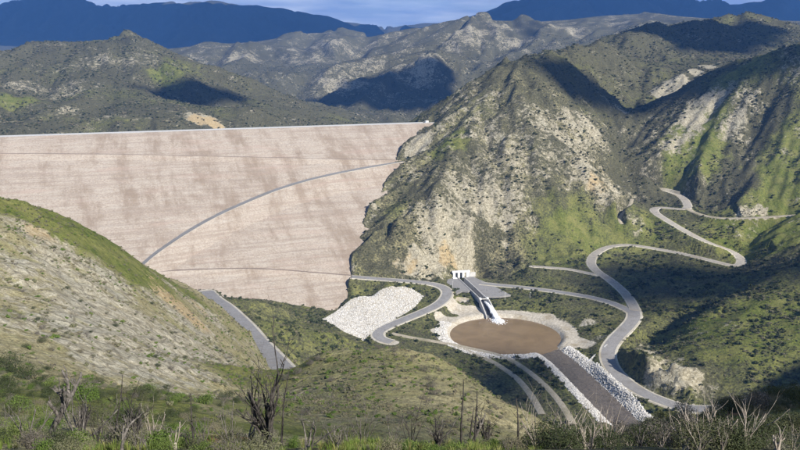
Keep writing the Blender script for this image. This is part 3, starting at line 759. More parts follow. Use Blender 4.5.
# valley floor: white stone apron, pool rim, verges
RPA = [at_z(u, v, 8)[:2] for u, v in ((322, 316), (345, 304), (380, 296), (412, 294), (424, 299), (414, 308), (396, 318), (378, 328), (364, 336), (344, 330))]
def in_poly(poly, x, y):
    poly = np.array(poly); c = np.zeros(x.shape, bool); n = len(poly); j = n - 1
    for i in range(n):
        xi, yi = poly[i]; xj, yj = poly[j]
        c ^= ((yi > y) != (yj > y)) & (x < (xj - xi) * (y - yi) / (yj - yi + 1e-12) + xi); j = i
    return c
gravel += in_poly(RPA, x_, y_) * 0.9
dpool = np.hypot(x_ - POOL_C[0], y_ - POOL_C[1])
ang = np.arctan2(y_ - POOL_C[1], x_ - POOL_C[0])
ring = (1 - sstep(POOL_R + 5, POOL_R + 21 + 9 * np.cos(ang - 0.4), dpool))
gravel += ring * 1.0
for a in ((455, 308, 22, .8), (470, 312, 16, .8), (445, 320, 16, .8), (545, 318, 12, .5), (590, 322, 14, .5), (585, 345, 14, .6), (600, 338, 10, .5), (462, 300, 10, .9), (476, 318, 10, .9), (438, 332, 12, .9), (575, 342, 12, .8)): blob(gravel, *a)
blob(soil, 235, 441, 2.2, 1.0); blob(soil, 715, 415, 9, .8)
for (nm, hw, mat, pts), q in zip(ROADS, ROADPTS):
    bb = (x_ > q[:, 0].min() - 12) & (x_ < q[:, 0].max() + 12) & (y_ > q[:, 1].min() - 12) & (y_ < q[:, 1].max() + 12)
    dd, _, _ = nearest_on(q, x_[bb], y_[bb])
    gravel[bb] += (1 - sstep(hw + 0.5, hw + 3.5, dd)) * (0.75 if hw > 2 else 0.4)
damd = dam_z(x_, y_) - H

# ---- split the sheet of land into its hills
idx = np.arange(NR * NCOL).reshape(NR, NCOL)
fcl = CL[:-1, :-1]
V3 = np.stack((XX, YY, H), -1).reshape(-1, 3)
ATTR = {'rock': rock, 'green': green, 'dry': dry, 'gravel': gravel, 'ochre': ochre, 'soil': soil}
LANDNAME = {'hillside': 'hillside_foreground', 'left_spur': 'hill_left', 'grassy_spur': 'hill_grassy', 'valley_floor': 'valley_floor', 'rocky_hill': 'hill_rocky',
            'right_hill': 'hill_right', 'canyon_knoll': 'canyon_terrain', 'reservoir_hills': 'hills_behind_dam', 'middle_mountains': 'mountains_middle', 'far_mountains': 'mountains_far'}
Q = np.stack((idx[:-1, :-1], idx[:-1, 1:], idx[1:, 1:], idx[1:, :-1]), -1)
for k, nm in enumerate(CLS):
    q = Q[fcl == k]
    used, inv = np.unique(q.ravel(), return_inverse=True)
    me = fast_mesh(LANDNAME[nm], V3[used], inv.reshape(-1, 4), 'land', smooth=True)
    for an, arr in ATTR.items():
        at = me.attributes.new(an, 'FLOAT', 'POINT'); at.data.foreach_set('value', arr.ravel()[used].astype(np.float32))
    tag(obj(LANDNAME[nm], me), kind='structure')
# coarse land beside and behind the view, so that the hills go on and cast their shade
gx = np.arange(-1500, 1501, 15.0); gy = np.arange(-330, 1700, 15.0)
GX, GY = np.meshgrid(gx, gy)
GH, gcl, _ = terrain(GX.ravel(), GY.ravel())
GH = GH.reshape(GX.shape)
inside = (GY > 6) & (np.abs(GX) < TMAX * GY - 6)
gi = np.arange(GX.size).reshape(GX.shape)
qq = np.stack((gi[:-1, :-1], gi[:-1, 1:], gi[1:, 1:], gi[1:, :-1]), -1).reshape(-1, 4)
ins = inside.ravel()[qq].all(1)
me = fast_mesh('hillside_surrounding', np.stack((GX, GY, GH - 0.8), -1).reshape(-1, 3), qq[~ins], 'land', smooth=True)
for an in ATTR:
    at = me.attributes.new(an, 'FLOAT', 'POINT'); at.data.foreach_set('value', np.full(GX.size, {'green': 0.45, 'dry': 0.4, 'rock': 0.2}.get(an, 0.0), np.float32))
tag(obj('hillside_surrounding', me), kind='structure')

# ------------------------------------------------------------------ roads
def ribbon(name, q, hw, mat, lift=0.0, cross=None):
    """a strip along q; cross = list of (offset, dz) across it"""
    d = np.gradient(q[:, :2], axis=0); d /= np.maximum(np.linalg.norm(d, axis=1, keepdims=True), 1e-6)
    nrm = np.stack((d[:, 1], -d[:, 0]), -1)
    cross = cross or [(-hw, 0), (hw, 0)]
    V = np.concatenate([np.concatenate((q[:, :2] + nrm * o, (q[:, 2] + dz + lift)[:, None]), 1)[:, None] for o, dz in cross], 1)
    n, m = V.shape[:2]; ii = np.arange(n * m).reshape(n, m)
    Qd = np.stack((ii[:-1, :-1], ii[:-1, 1:], ii[1:, 1:], ii[1:, :-1]), -1).reshape(-1, 4)
    return fast_mesh(name, V.reshape(-1, 3), Qd, mat)
ROADNAME = {}
for (nm, hw, mat, pts), q in zip(ROADS, ROADPTS):
    k = 1.0 + 0.05 * np.sin(np.arange(len(q)) * 0.37)
    cr = [(-hw, -0.02), (-hw * .5, 0.05), (0, 0.08), (hw * .5, 0.05), (hw, -0.02)]
    li = {'winding_road': 0.02, 'hill_track': 0.045, 'river_road': 0.0, 'plaza_road': -0.03, 'lower_track': -0.02, 'side_track': -0.03}.get(nm, 0.0)
    ro = tag(obj(nm, ribbon(nm, q, hw, mat, lift=li, cross=cr)), kind='structure')
    sh = 1.9 if mat == 'asphalt' else 1.0
    obj('shoulder', ribbon('shoulder', q, hw, 'shoulder' if mat != 'dirt' else 'dirt', lift=li - 0.06, cross=[(-hw - sh - .8, -.85), (-hw - sh, -.12), (-hw + .3, -.04), (hw - .3, -.04), (hw + sh, -.12), (hw + sh + .8, -.85)]), ro)
    ROADNAME[nm] = ro

# ------------------------------------------------------------------ the dam
dam = empty('earthfill_dam', (CR0[0] + CRD[0] * 330, CR0[1] + CRD[1] * 330, 165 - 160))
tag(dam, 'broad pale pinkish rockfill dam closing the canyon behind the left hill', 'dam')
def under(o, parent):
    """parent without moving"""
    o.parent = parent; o.matrix_parent_inverse = Matrix.Translation(-Vector(parent.location)) if parent.type == 'EMPTY' else Matrix()
    return o
def dam_pt(s, n, z): return np.array((CR0[0] + CRD[0] * s + CRN[0] * n, CR0[1] + CRD[1] * s + CRN[1] * n, z))
ss = np.arange(-40, 790, 3.0)
nn = np.concatenate(([-230.0, -120, -12.0], np.arange(0, 352, 3.0)))
Sg, Ng = np.meshgrid(ss, nn, indexing='ij')
Zg = np.where(Ng <= -12, CREST_Z + (Ng + 12) / 2.0, np.where(Ng < 0, CREST_Z, CREST_Z - Ng / DAM_SLOPE))
face = sstep(0, 12, Ng)
Zg = Zg + face * (0.45 * fbm(Sg / 9, Ng / 5, 61, 3) + 0.8 * fbm(Sg / 60, Ng / 40, 67, 3) + 0.25 * np.sin(Ng * 2 * math.pi / 8.0 + 2.0 * fbm(Sg / 50, Ng / 50, 71, 2)))
DV = np.stack((CR0[0] + CRD[0] * Sg + CRN[0] * Ng, CR0[1] + CRD[1] * Sg + CRN[1] * Ng, Zg), -1)
ii = np.arange(Sg.size).reshape(Sg.shape)
dq = np.stack((ii[:-1, :-1], ii[:-1, 1:], ii[1:, 1:], ii[1:, :-1]), -1).reshape(-1, 4)
lim_ = np.interp(Ng, DAM_ND, DAM_SD) - 24
in_valley = (Sg > lim_) | (Ng < 0)
dq = dq[in_valley.ravel()[dq].all(1)]
dme = fast_mesh('rockfill_body', DV.reshape(-1, 3), dq, 'rockfill', smooth=True)
at = dme.attributes.new('damuv', 'FLOAT_VECTOR', 'POINT')
at.data.foreach_set('vector', np.stack((Sg, Ng, 0 * Sg), -1).astype(np.float32).ravel())
under(obj('rockfill_body', dme), dam)
# crest road and its guard rails
cl = np.array([dam_pt(s, -6, CREST_Z + 0.12) for s in np.arange(-8, 770, 10.0)])
under(obj('crest_road', ribbon('crest_road', cl, 5.0, 'asphalt', cross=[(-5.4, -0.35), (-5, 0), (5, 0), (5.4, -0.35)])), dam)
for off in (-0.7, -11.2):
    c2 = np.array([dam_pt(s, off, CREST_Z) for s in np.arange(-6, 770, 10.0)])
    under(obj('guard_rail', ribbon('guard_rail', c2, 0.2, 'steel', cross=[(-0.15, 0), (-0.15, 1.0), (0.15, 1.0), (0.15, 0)])), dam)
# benches on the face: the ramp for vehicles and two narrow berms
def bench(name, pix, w, mat, rail=False, kerb=None):
    q = densify([at_dam(u, v) for u, v in pix], 6.0)
    q[:, 2] = dam_z(q[:, 0], q[:, 1])
    fill = w / DAM_SLOPE; run = fill / (1 / 1.35 - 1 / DAM_SLOPE)
    n3 = np.array((CRN[0], CRN[1]))
    sec = [(-1.0, 0.45), (0.0, 0.35), (w, 0.35), (w + run, -(run / 1.35) - 0.2)]
    V = np.concatenate([np.concatenate((q[:, :2] + n3 * o, (q[:, 2] + dz)[:, None]), 1)[:, None] for o, dz in sec], 1)
    n, m = V.shape[:2]; ii = np.arange(n * m).reshape(n, m)
    qd = np.stack((ii[:-1, 2:-1], ii[:-1, 3:], ii[1:, 3:], ii[1:, 2:-1]), -1).reshape(-1, 4)
    me = fast_mesh(name + '_fill', V.reshape(-1, 3), qd, 'rockfill'); a = me.attributes.new('damuv', 'FLOAT_VECTOR', 'POINT')
    s_ = (V[..., 0] - CR0[0]) * CRD[0] + (V[..., 1] - CR0[1]) * CRD[1]; d_ = (V[..., 0] - CR0[0]) * CRN[0] + (V[..., 1] - CR0[1]) * CRN[1]
    a.data.foreach_set('vector', np.stack((s_, d_, 0 * s_), -1).astype(np.float32).ravel())
    root = under(obj(name, fast_mesh(name, V.reshape(-1, 3), np.stack((ii[:-1, :2], ii[:-1, 1:3], ii[1:, 1:3], ii[1:, :2]), -1).reshape(-1, 4), mat)), dam)
    f = obj('bank', me, root)
    if kerb:
        h, mt = kerb
        K = np.concatenate([np.concatenate((q[:, :2] + n3 * o, (q[:, 2] + dz)[:, None]), 1)[:, None] for o, dz in ((w - 1.5, 0.36), (w - 1.5, h), (w - .1, h), (w - .1, 0.2))], 1)
        obj('kerb', fast_mesh('kerb', K.reshape(-1, 3), np.stack((ii[:-1, :3], ii[:-1, 1:4], ii[1:, 1:4], ii[1:, :3]), -1).reshape(-1, 4), mt), root)
    return root
bench('ramp_road', ((118, 286), (128, 276), (140, 265), (152, 254.5), (165, 245), (180, 235), (200, 223), (220, 212.5), (240, 203.5), (260, 195), (280, 187.5), (305, 180), (330, 174), (355, 169), (380, 164.5), (402, 160.5)), 15.0, 'asphalt', kerb=(0.62, 'shoulder'))
bench('upper_berm', ((-90, 152.2), (0, 153.5), (60, 153.8), (130, 154.5), (200, 156), (270, 157.5), (330, 158.8), (400, 160.2)), 5.0, 'berm_soil')
bench('lower_berm', ((130, 272.5), (160, 271), (190, 269.5), (220, 268.5), (250, 268.3), (280, 269.5), (310, 272), (335, 274), (354, 275.5)), 4.5, 'berm_soil')

def box(bm, c, s, rz=0.0, bevel=0.0):
    r = bmesh.ops.create_cube(bm, size=1.0)
    bmesh.ops.scale(bm, vec=s, verts=r['verts'])
    if bevel: 
        e = list({e for v in r['verts'] for e in v.link_edges})
        rr = bmesh.ops.bevel(bm, geom=e, offset=bevel, segments=1, affect='EDGES')
        vs = rr['verts']
    else: vs = r['verts']
    bmesh.ops.rotate(bm, cent=(0, 0, 0), matrix=Matrix.Rotation(rz, 3, 'Z'), verts=vs)
    bmesh.ops.translate(bm, vec=c, verts=vs)
def bobj(name, bm, mat, parent=None):
    me = bpy.data.meshes.new(name); bm.to_mesh(me); bm.free(); me.materials.append(M[mat])
    return obj(name, me, parent)
def boxobj(name, c, s, mat, parent=None, rz=0.0, bevel=0.0):
    bm = bmesh.new(); box(bm, c, s, rz, bevel); return bobj(name, bm, mat, parent)

# small white gatehouse at the right end of the crest
p = dam_pt(6, -6, CREST_Z)
hut = tag(empty('gatehouse', tuple(p), math.atan2(CRD[1], CRD[0])), 'tiny white hut at the right end of the dam crest', 'hut')
boxobj('wall', (0, 0, 1.6), (5.0, 3.6, 3.2), 'white_paint', hut, bevel=0.05)
boxobj('roof', (0, 0, 3.38), (5.6, 4.2, 0.3), 'concrete', hut, bevel=0.04)
boxobj('door', (-1.2, 1.82, 1.1), (1.0, 0.08, 2.1), 'steel', hut)
boxobj('window', (1.2, 1.82, 1.8), (1.2, 0.08, 1.0), 'dark_glass_and_shade', hut)

# ------------------------------------------------------------------ pool, channel and their stone banks
th = np.linspace(0, 2 * math.pi, 96, endpoint=False)
rad = (POOL_R + 3.4) * np.ones(96)
pv = [(POOL_C[0], POOL_C[1], 0.0)] + [(POOL_C[0] + r * math.cos(t), POOL_C[1] + r * math.sin(t), 0.0) for r, t in zip(rad, th)]
tag(link_mesh('pool_water', pv, [(0, 1 + i, 1 + (i + 1) % 96) for i in range(96)], 'muddy_water'), kind='structure')
cw = CHAN.copy(); cw[:, 2] = np.linspace(-0.02, CHAN[-1, 2] + 0.6, len(cw))
wm = ribbon('channel_water', cw, CHAN_HW + 4, 'channel_water', cross=[(o, 0) for o in np.linspace(-CHAN_HW - 3, CHAN_HW + 3, 12)])
tag(obj('channel_water', wm), kind='structure')

ICO = None
def stones(name, X, Y, Zs, S, mat, flat=0.7):
    """many stones in one mesh: jittered icosahedra"""
    global ICO
    if ICO is None:
        bm = bmesh.new(); bmesh.ops.create_icosphere(bm, subdivisions=1, radius=1.0)
        ICO = (np.array([v.co[:] for v in bm.verts]), np.array([[v.index for v in f.verts] for f in bm.faces])); bm.free()
    v0, f0 = ICO; n = len(X); nv = len(v0)
    V = np.repeat(v0[None], n, 0) * (1 + 0.28 * rng.standard_normal((n, nv, 1)).clip(-1.3, 1.3))
    V = V * np.stack((0.7 + 0.6 * rng.random(n), 0.7 + 0.6 * rng.random(n), flat * (0.6 + 0.7 * rng.random(n))), -1)[:, None]
    a = rng.random(n) * 6.283; c, s = np.cos(a)[:, None], np.sin(a)[:, None]
    t = rng.normal(0, 0.4, n); ct, st = np.cos(t)[:, None], np.sin(t)[:, None]
    x, y, z = V[..., 0], V[..., 1], V[..., 2]
    y, z = y * ct - z * st, y * st + z * ct
    x, y = x * c - y * s, x * s + y * c
    V = np.stack((x, y, z), -1) * S[:, None, None] + np.stack((X, Y, Zs), -1)[:, None]
    F = (f0[None] + (np.arange(n) * nv)[:, None, None]).reshape(-1, 3)
    return fast_mesh(name, V.reshape(-1, 3), F, mat)
def bank(u0, along, off0, off1, n, smin, smax, name, mat):
    """stones on a strip beside the channel line; u0..along is the stretch used"""
    q = along
    d = np.gradient(q[:, :2], axis=0); d /= np.linalg.norm(d, axis=1, keepdims=True); nr = np.stack((d[:, 1], -d[:, 0]), -1)
    t = rng.random(n) * (len(q) - 1.001); i = t.astype(int); f = t - i
    base = q[i] * (1 - f)[:, None] + q[i + 1] * f[:, None]
    o = off0 + (off1 - off0) * rng.random(n) + rng.normal(0, 0.5, n)
    x = base[:, 0] + nr[i, 0] * o; y = base[:, 1] + nr[i, 1] * o
    s = smin + (smax - smin) * rng.random(n) ** 2
    return tag(obj(name, stones(name, x, y, ground(x, y) + s * 0.15, s, mat)), kind='stuff')
n_ch = len(CHAN)
bank(0, CHAN[1:int(n_ch * .74)], -CHAN_HW - 11, -CHAN_HW + 1.5, 6500, 0.45, 1.05, 'stone_bank', 'riprap_grey')
bank(0, CHAN[1:int(n_ch * .74)], CHAN_HW - 1, CHAN_HW + 12, 6000, 0.45, 1.0, 'stone_bank', 'riprap_grey')
# stone rim of the pool on the near side
t = rng.uniform(math.radians(150), math.radians(318), 4200)
r = POOL_R + 3 + 12 * rng.random(4200)
x = POOL_C[0] + r * np.cos(t); y = POOL_C[1] + r * np.sin(t); s = 0.35 + 0.45 * rng.random(4200) ** 2
tag(obj('stone_rim', stones('stone_rim', x, y, ground(x, y) + 0.1, s, 'riprap')), kind='stuff')
# white stone apron below the dam
pa = np.array(RPA); x = rng.uniform(pa[:, 0].min(), pa[:, 0].max(), 26000); y = rng.uniform(pa[:, 1].min(), pa[:, 1].max(), 26000)
k = in_poly(RPA, x, y); x, y = x[k], y[k]; s = 0.28 + 0.42 * rng.random(len(x)) ** 2
tag(obj('stone_apron', stones('stone_apron', x, y, ground(x, y) + 0.12, s, 'riprap')), kind='stuff')

# ------------------------------------------------------------------ outlet works
A = at_z(461, 277.5, 12.5); B = at_z(484, 299.5, 12.0); C = at_z(493, 318, 0.0)
dAB = B[:2] - A[:2]; LAB = np.linalg.norm(dAB); dAB = dAB / LAB; rzc = math.atan2(dAB[1], dAB[0])
# chute frame: x along the flow, y to the left of the flow (to the right in the picture)
chute = tag(empty('outlet_chute', (A[0], A[1], 12.3), rzc), 'dark concrete chute slot leading from the portal to the muddy pool', 'chute')
boxobj('wall', (LAB / 2, 3.75, -2.6), (LAB, 0.9, 6.4), 'concrete', chute, bevel=.05)
boxobj('wall', (LAB / 2, -3.75, -2.6), (LAB, 0.9, 6.4), 'concrete', chute, bevel=.05)
boxobj('floor', (LAB / 2, 0, -5.6), (LAB, 6.6, 0.8), 'concrete_dark', chute)
def prism(name, pts, mat, parent):
    """hull of eight points: bottom ring then top ring"""
    return link_mesh(name, pts, [(3, 2, 1, 0), (4, 5, 6, 7), (0, 1, 5, 4), (1, 2, 6, 5), (2, 3, 7, 6), (3, 0, 4, 7)], mat, parent)
LBC = float(np.linalg.norm(C[:2] - B[:2]))
e0, e1 = LAB, LAB + LBC + 2
prism('spillway_floor', [(e0, -4.2, -8), (e1, -5.5, -16), (e1, 5.5, -16), (e0, 4.2, -8), (e0, -4.2, -5.2), (e1, -5.5, -13.0), (e1, 5.5, -13.0), (e0, 4.2, -5.2)], 'concrete_dark', chute)
for sgn in (-1, 1):
    a, b2 = 4.2 * sgn, 5.5 * sgn; w = 0.9 * sgn
    prism('wing_wall', [(e0, a, -9), (e1, b2, -16), (e1, b2 + w, -16), (e0, a + w, -9), (e0, a, 0.9), (e1, b2, -9.5), (e1, b2 + w, -9.5), (e0, a + w, 0.9)], 'concrete', chute)
for sgn in (-1, 1): boxobj('end_pier', (LAB - 1.0, sgn * 4.0, 0.6), (3.2, 2.4, 1.6), 'white_paint', chute, bevel=.06)
boxobj('cross_beam', (LAB - 0.4, 0, 0.35), (1.2, 6.0, 0.7), 'concrete', chute, bevel=.04)
for kx in np.linspace(3, LAB - 5, 9): boxobj('railing_post', (kx, -4.05, 1.1), (0.12, 0.12, 1.1), 'steel', chute)
boxobj('railing', (LAB / 2 - 1, -4.05, 1.68), (LAB - 6, 0.12, 0.12), 'steel', chute)
# paved deck beside the chute
dk = [at_z(u, v, 12.55) for u, v in ((465, 277.6), (483.5, 296.5), (500, 296.5), (511, 295), (498, 288), (482, 280.5), (472, 276))]
n = len(dk)
vv = [tuple(q) for q in dk] + [(q[0], q[1], 11.0) for q in dk]
tag(link_mesh('deck_pavement', vv, [tuple(range(n))[::-1]] + [(i, (i + 1) % n, n + (i + 1) % n, n + i) for i in range(n)], 'asphalt'), kind='structure')
pl = [at_z(u, v, 12.5) for u, v in ((446, 284), (450, 291), (456, 294), (462, 291), (468, 291.5), (471, 290), (458.5, 277.5), (448, 279))]
n = len(pl); vv = [tuple(q) for q in pl] + [(q[0], q[1], 11.0) for q in pl]
tag(link_mesh('plaza_pavement', vv, [tuple(range(n))[::-1]] + [(i, (i + 1) % n, n + (i + 1) % n, n + i) for i in range(n)], 'asphalt'), kind='structure')
# portal headwall with two openings and a white apron slab
portal = tag(empty('outlet_portal', (A[0], A[1], 12.4), rzc), 'white concrete portal with two dark openings under the rocky cliff', 'portal')
for yy, w in ((-7.6, 2.8), (-2.1, 2.6), (3.3, 2.6), (9.0, 4.0)): boxobj('pier', (-3.0, yy, 2.4), (2.4, w, 6.4), 'white_paint', portal, bevel=.06)
boxobj('lintel', (-3.0, 0.6, 6.55), (2.9, 21.5, 1.9), 'white_paint', portal, bevel=.06)
for yy in (-4.8, 0.6): boxobj('opening_shade', (-3.3, yy, 2.2), (1.2, 2.8, 6.0), 'dark_glass_and_shade', portal)  # dark blocks stand in for the shade inside the portal
boxobj('wing_wall', (-2.0, 14.5, 2.6), (1.2, 7.0, 5.0), 'concrete', portal, bevel=.05)
boxobj('apron_slab', (1.6, -8.0, 0.35), (5.0, 5.0, 0.7), 'white_paint', portal, bevel=.05)
# poles beside the portal
for (u, v, z, h) in ((452.5, 290, 12.5, 9.0), (505, 297, 12.5, 8.0), (530, 296, 13, 5.5)):
    q = at_z(u, v, z)
    q[2] = float(ground(q[0], q[1])[0])
    lbl = {452.5: 'thin pale lamp pole standing on the left of the outlet plaza', 505: 'thin pale pole at the right corner of the paved deck', 530: 'short pale post on the slope right of the paved deck'}[u]
    pole = tag(empty('lamp_pole', tuple(q)), lbl, 'pole')
    bm = bmesh.new(); bmesh.ops.create_cone(bm, cap_ends=True, segments=8, radius1=0.16, radius2=0.09, depth=h + 1.5, matrix=Matrix.Translation((0, 0, h / 2 - .75)))
    bobj('shaft', bm, 'white_paint', pole)
    boxobj('lamp_head', (0.5, 0, h + 0.02), (1.3, 0.3, 0.18), 'white_paint', pole, bevel=.04)
# walls of pale concrete that edge the apron left of the chute, and the tan retaining wall up the canyon
def wall_along(name, pix, z, h, th, mat, label, cat):
    q = densify([at_z(u, v, zz) for (u, v), zz in zip(pix, z)], 4.0)
    g = ground(q[:, 0], q[:, 1]); q[:, 2] = np.minimum(g, q[:, 2]) - 0.8
    o = obj(name, ribbon(name, q, th, mat, cross=[(-th, 0), (-th, h + .8), (th, h + .8), (th, 0)]))
    return tag(o, label, cat)
wall_along('retaining_wall', ((652, 190.5), (660, 191), (670, 191.5), (680, 192.5)), (80, 80, 80, 80), 4.5, 0.8, 'shoulder', 'low tan retaining wall where the canyon road ends under the green hill', 'wall')
wall_along('edge_wall', ((607, 345), (600, 352), (592, 358), (588, 361)), (8, 6, 4, 3.5), 0.9, 0.6, 'concrete', 'pale concrete edge wall between the gravel rim and river road', 'wall')

# water leaping from the chute into the pool
jet_p = [np.array((LAB - 14 + 1.2 * 0, 0.8, -5.0))]
jp = []
for k in range(15):
    t = k / 14
    jp.append((LAB - 2 + t * (LBC + 9), 2.2 + 1.2 * t, -3.6 + 1.2 * t - 10.0 * t * t * 0.99, 1.6 + 1.5 * t))
rng2 = np.random.default_rng(3)
JV = []; JF = []; ns = 14
for k, (x0, y0, z0, rr) in enumerate(jp):
    for a in range(ns):
        th_ = 2 * math.pi * a / ns; q = rr * (1 + 0.22 * rng2.standard_normal() * (0.3 + k / 14))
        JV.append((x0 + 0.3 * rng2.standard_normal(), y0 + q * math.cos(th_), z0 + 0.55 * q * math.sin(th_)))
for k in range(14):
    for a in range(ns): JF.append((k * ns + a, k * ns + (a + 1) % ns, (k + 1) * ns + (a + 1) % ns, (k + 1) * ns + a))
jet = tag(empty('water_jet', (A[0], A[1], 12.3), rzc), 'white jet of water leaping from the chute into the brown pool', 'water jet')
link_mesh('stream', JV, JF, 'white_water', jet, smooth=True)
xs, ys, zs = jp[-1][0], jp[-1][1], -12.3
n = 420
ax = rng2.normal(0, 1, n); ay = rng2.normal(0, 1, n)
sx = xs + 2.5 + 4.6 * ax; sy = ys + 3.0 * ay; dd = np.hypot(ax, ay)
sz = zs + np.maximum(0, (2.6 - 1.3 * dd)) * rng2.random(n) * 1.1
jo = obj('splash', stones('splash', sx, sy, sz, 0.35 + 0.75 * rng2.random(n) * np.clip(1.6 - 0.5 * dd, .3, 1.5), 'white_water', flat=0.8), jet); jo['kind'] = 'stuff'

# ------------------------------------------------------------------ plants
def mat_leaf(name, c1, c2, c3, trans=0.15):
    m, nt, bs = new_mat(name); b = NB(nt)
    oi = nt.nodes.new('ShaderNodeObjectInfo')
    c = b.mix(b.noise(1.7, 3, 0.6), c1, c2)
    c = b.mix(b.ramp(oi.outputs['Random'], 0.35, 1.0, 0, 0.85), c, c3)
    b.link(c, bs.inputs['Base Color'])
    bs.inputs['Roughness'].default_value = 0.75
    M[name] = m
mat_leaf('leaf_dark', (0.026, 0.036, 0.014), (0.055, 0.070, 0.026), (0.075, 0.080, 0.038))
mat_leaf('leaf_green', (0.050, 0.085, 0.016), (0.11, 0.165, 0.03), (0.13, 0.16, 0.045))
mat_leaf('leaf_grey', (0.085, 0.076, 0.062), (0.17, 0.15, 0.122), (0.13, 0.13, 0.085))
mat_leaf('leaf_olive', (0.095, 0.100, 0.052), (0.17, 0.168, 0.095), (0.19, 0.165, 0.11))
mat_leaf('grass_blade', (0.075, 0.125, 0.018), (0.14, 0.19, 0.035), (0.22, 0.20, 0.075))

def leafy(seed, n, leaf, flat=0.75, lumps=5, core=True, thin=False):
    """a shrub of unit radius sitting on z = 0: small leaf faces over several lobes"""
    g = np.random.default_rng(seed)
    cen = np.stack((g.normal(0, .38, lumps), g.normal(0, .38, lumps), 0.3 + 0.45 * g.random(lumps)), -1)
    rad = 0.36 + 0.26 * g.random(lumps)
    k = g.integers(0, lumps, n)
    d = g.normal(0, 1, (n, 3)); d[:, 2] = np.abs(d[:, 2]) * 0.9 - 0.25; d /= np.linalg.norm(d, axis=1, keepdims=True)
    p = cen[k] + d * (rad[k] * (0.72 + 0.36 * g.random(n)))[:, None]
    p[:, 2] = np.maximum(p[:, 2] * flat * 1.25, 0.02)
    nr = d + g.normal(0, 0.55, (n, 3)); nr /= np.linalg.norm(nr, axis=1, keepdims=True)
    t = np.cross(nr, g.normal(0, 1, (n, 3))); t /= np.linalg.norm(t, axis=1, keepdims=True)
    s = np.cross(nr, t)
    L = leaf * (0.6 + 0.8 * g.random(n))[:, None]; w = (0.28 if thin else 0.6)
    V = np.stack((p - t * L, p + s * L * w, p + t * L, p - s * L * w), 1).reshape(-1, 3)
    F = np.arange(4 * n).reshape(n, 4)
    if core:
        bm = bmesh.new(); bmesh.ops.create_icosphere(bm, subdivisions=1, radius=1.0)
        v0 = np.array([v.co[:] for v in bm.verts]); f0 = np.array([[v.index for v in f.verts] for f in bm.faces]); bm.free()
        for c, r in zip(cen, rad):
            vv = v0 * r * 0.72 + c; vv[:, 2] = np.maximum(vv[:, 2] * flat * 1.25, -0.05)
            F = np.vstack((F, np.concatenate((f0, f0[:, 2:]), 1) + len(V))); V = np.vstack((V, vv))
    return V, F
def leafy_mesh(name, mat, *a, **k):
    V, F = leafy(*a, **k)
    me = bpy.data.meshes.new(name)
    faces = [tuple(f) if f[2] != f[3] else tuple(f[:3]) for f in F.tolist()]
    me.from_pydata(V.tolist(), [], faces); me.update(); me.materials.append(M[mat])
    return me

def scatter(name, proto_me, X, Y, Zs, S, kind='stuff', tilt=0.12):
    """one object of uncountable plants: a point cloud that carries copies of a small plant"""
    n = len(X)
    me = bpy.data.meshes.new(name)
    me.vertices.add(n); me.vertices.foreach_set('co', np.stack((X, Y, Zs), -1).astype(np.float32).ravel())
    a = me.attributes.new('size', 'FLOAT_VECTOR', 'POINT')
    sv = S[:, None] * np.stack((0.8 + .45 * rng.random(n), 0.8 + .45 * rng.random(n), 0.7 + .6 * rng.random(n)), -1)
    a.data.foreach_set('vector', sv.astype(np.float32).ravel())
    a = me.attributes.new('turn', 'FLOAT_VECTOR', 'POINT')
    a.data.foreach_set('vector', np.stack((rng.normal(0, tilt, n), rng.normal(0, tilt, n), rng.random(n) * 6.283), -1).astype(np.float32).ravel())
    o = obj(name, me)
    src = bpy.data.objects.new(name + '_plant', proto_me)
    ng = bpy.data.node_groups.new(name, 'GeometryNodeTree')
    ng.interface.new_socket('Geometry', in_out='INPUT', socket_type='NodeSocketGeometry')
    ng.interface.new_socket('Geometry', in_out='OUTPUT', socket_type='NodeSocketGeometry')
    gi = ng.nodes.new('NodeGroupInput'); go = ng.nodes.new('NodeGroupOutput')
    ip = ng.nodes.new('GeometryNodeInstanceOnPoints'); oi = ng.nodes.new('GeometryNodeObjectInfo'); oi.inputs['Object'].default_value = src
    oi.inputs['As Instance'].default_value = True
    na = ng.nodes.new('GeometryNodeInputNamedAttribute'); na.data_type = 'FLOAT_VECTOR'; na.inputs['Name'].default_value = 'size'
    nb = ng.nodes.new('GeometryNodeInputNamedAttribute'); nb.data_type = 'FLOAT_VECTOR'; nb.inputs['Name'].default_value = 'turn'
    e2r = ng.nodes.new('FunctionNodeEulerToRotation')
    L = ng.links.new
    L(gi.outputs[0], ip.inputs['Points']); L(oi.outputs['Geometry'], ip.inputs['Instance'])
    L(nb.outputs['Attribute'], e2r.inputs[0]); L(e2r.outputs[0], ip.inputs['Rotation']); L(na.outputs['Attribute'], ip.inputs['Scale'])
    L(ip.outputs[0], go.inputs[0])
    md = o.modifiers.new('plants', 'NODES'); md.node_group = ng
    tag(o, kind=kind)
    return o

# free ground: no road, gravel, water or rockfill
free = np.ones_like(H)
for (nm, hw, mat, pts), q in zip(ROADS, ROADPTS):
    bb = (x_ > q[:, 0].min() - 12) & (x_ < q[:, 0].max() + 12) & (y_ > q[:, 1].min() - 12) & (y_ < q[:, 1].max() + 12)
    dd, _, _ = nearest_on(q, x_[bb], y_[bb]); free[bb] *= sstep(hw + 1.2, hw + 3.0, dd)
dcb, _, _ = nearest_on(CHAN, x_.ravel(), y_.ravel()); dcb = dcb.reshape(x_.shape)
free *= (dcb > CHAN_HW + 12) * (gravel < 0.42) * (dpool > POOL_R + 12)
sdm = (x_ - CR0[0]) * CRD[0] + (y_ - CR0[1]) * CRD[1]; ndm = (x_ - CR0[0]) * CRN[0] + (y_ - CR0[1]) * CRN[1]
free *= ~((ndm > -14) & (ndm < 350) & (damd > -0.5) & (sdm > 0))
pcp = at_z(468, 281, 12.6)
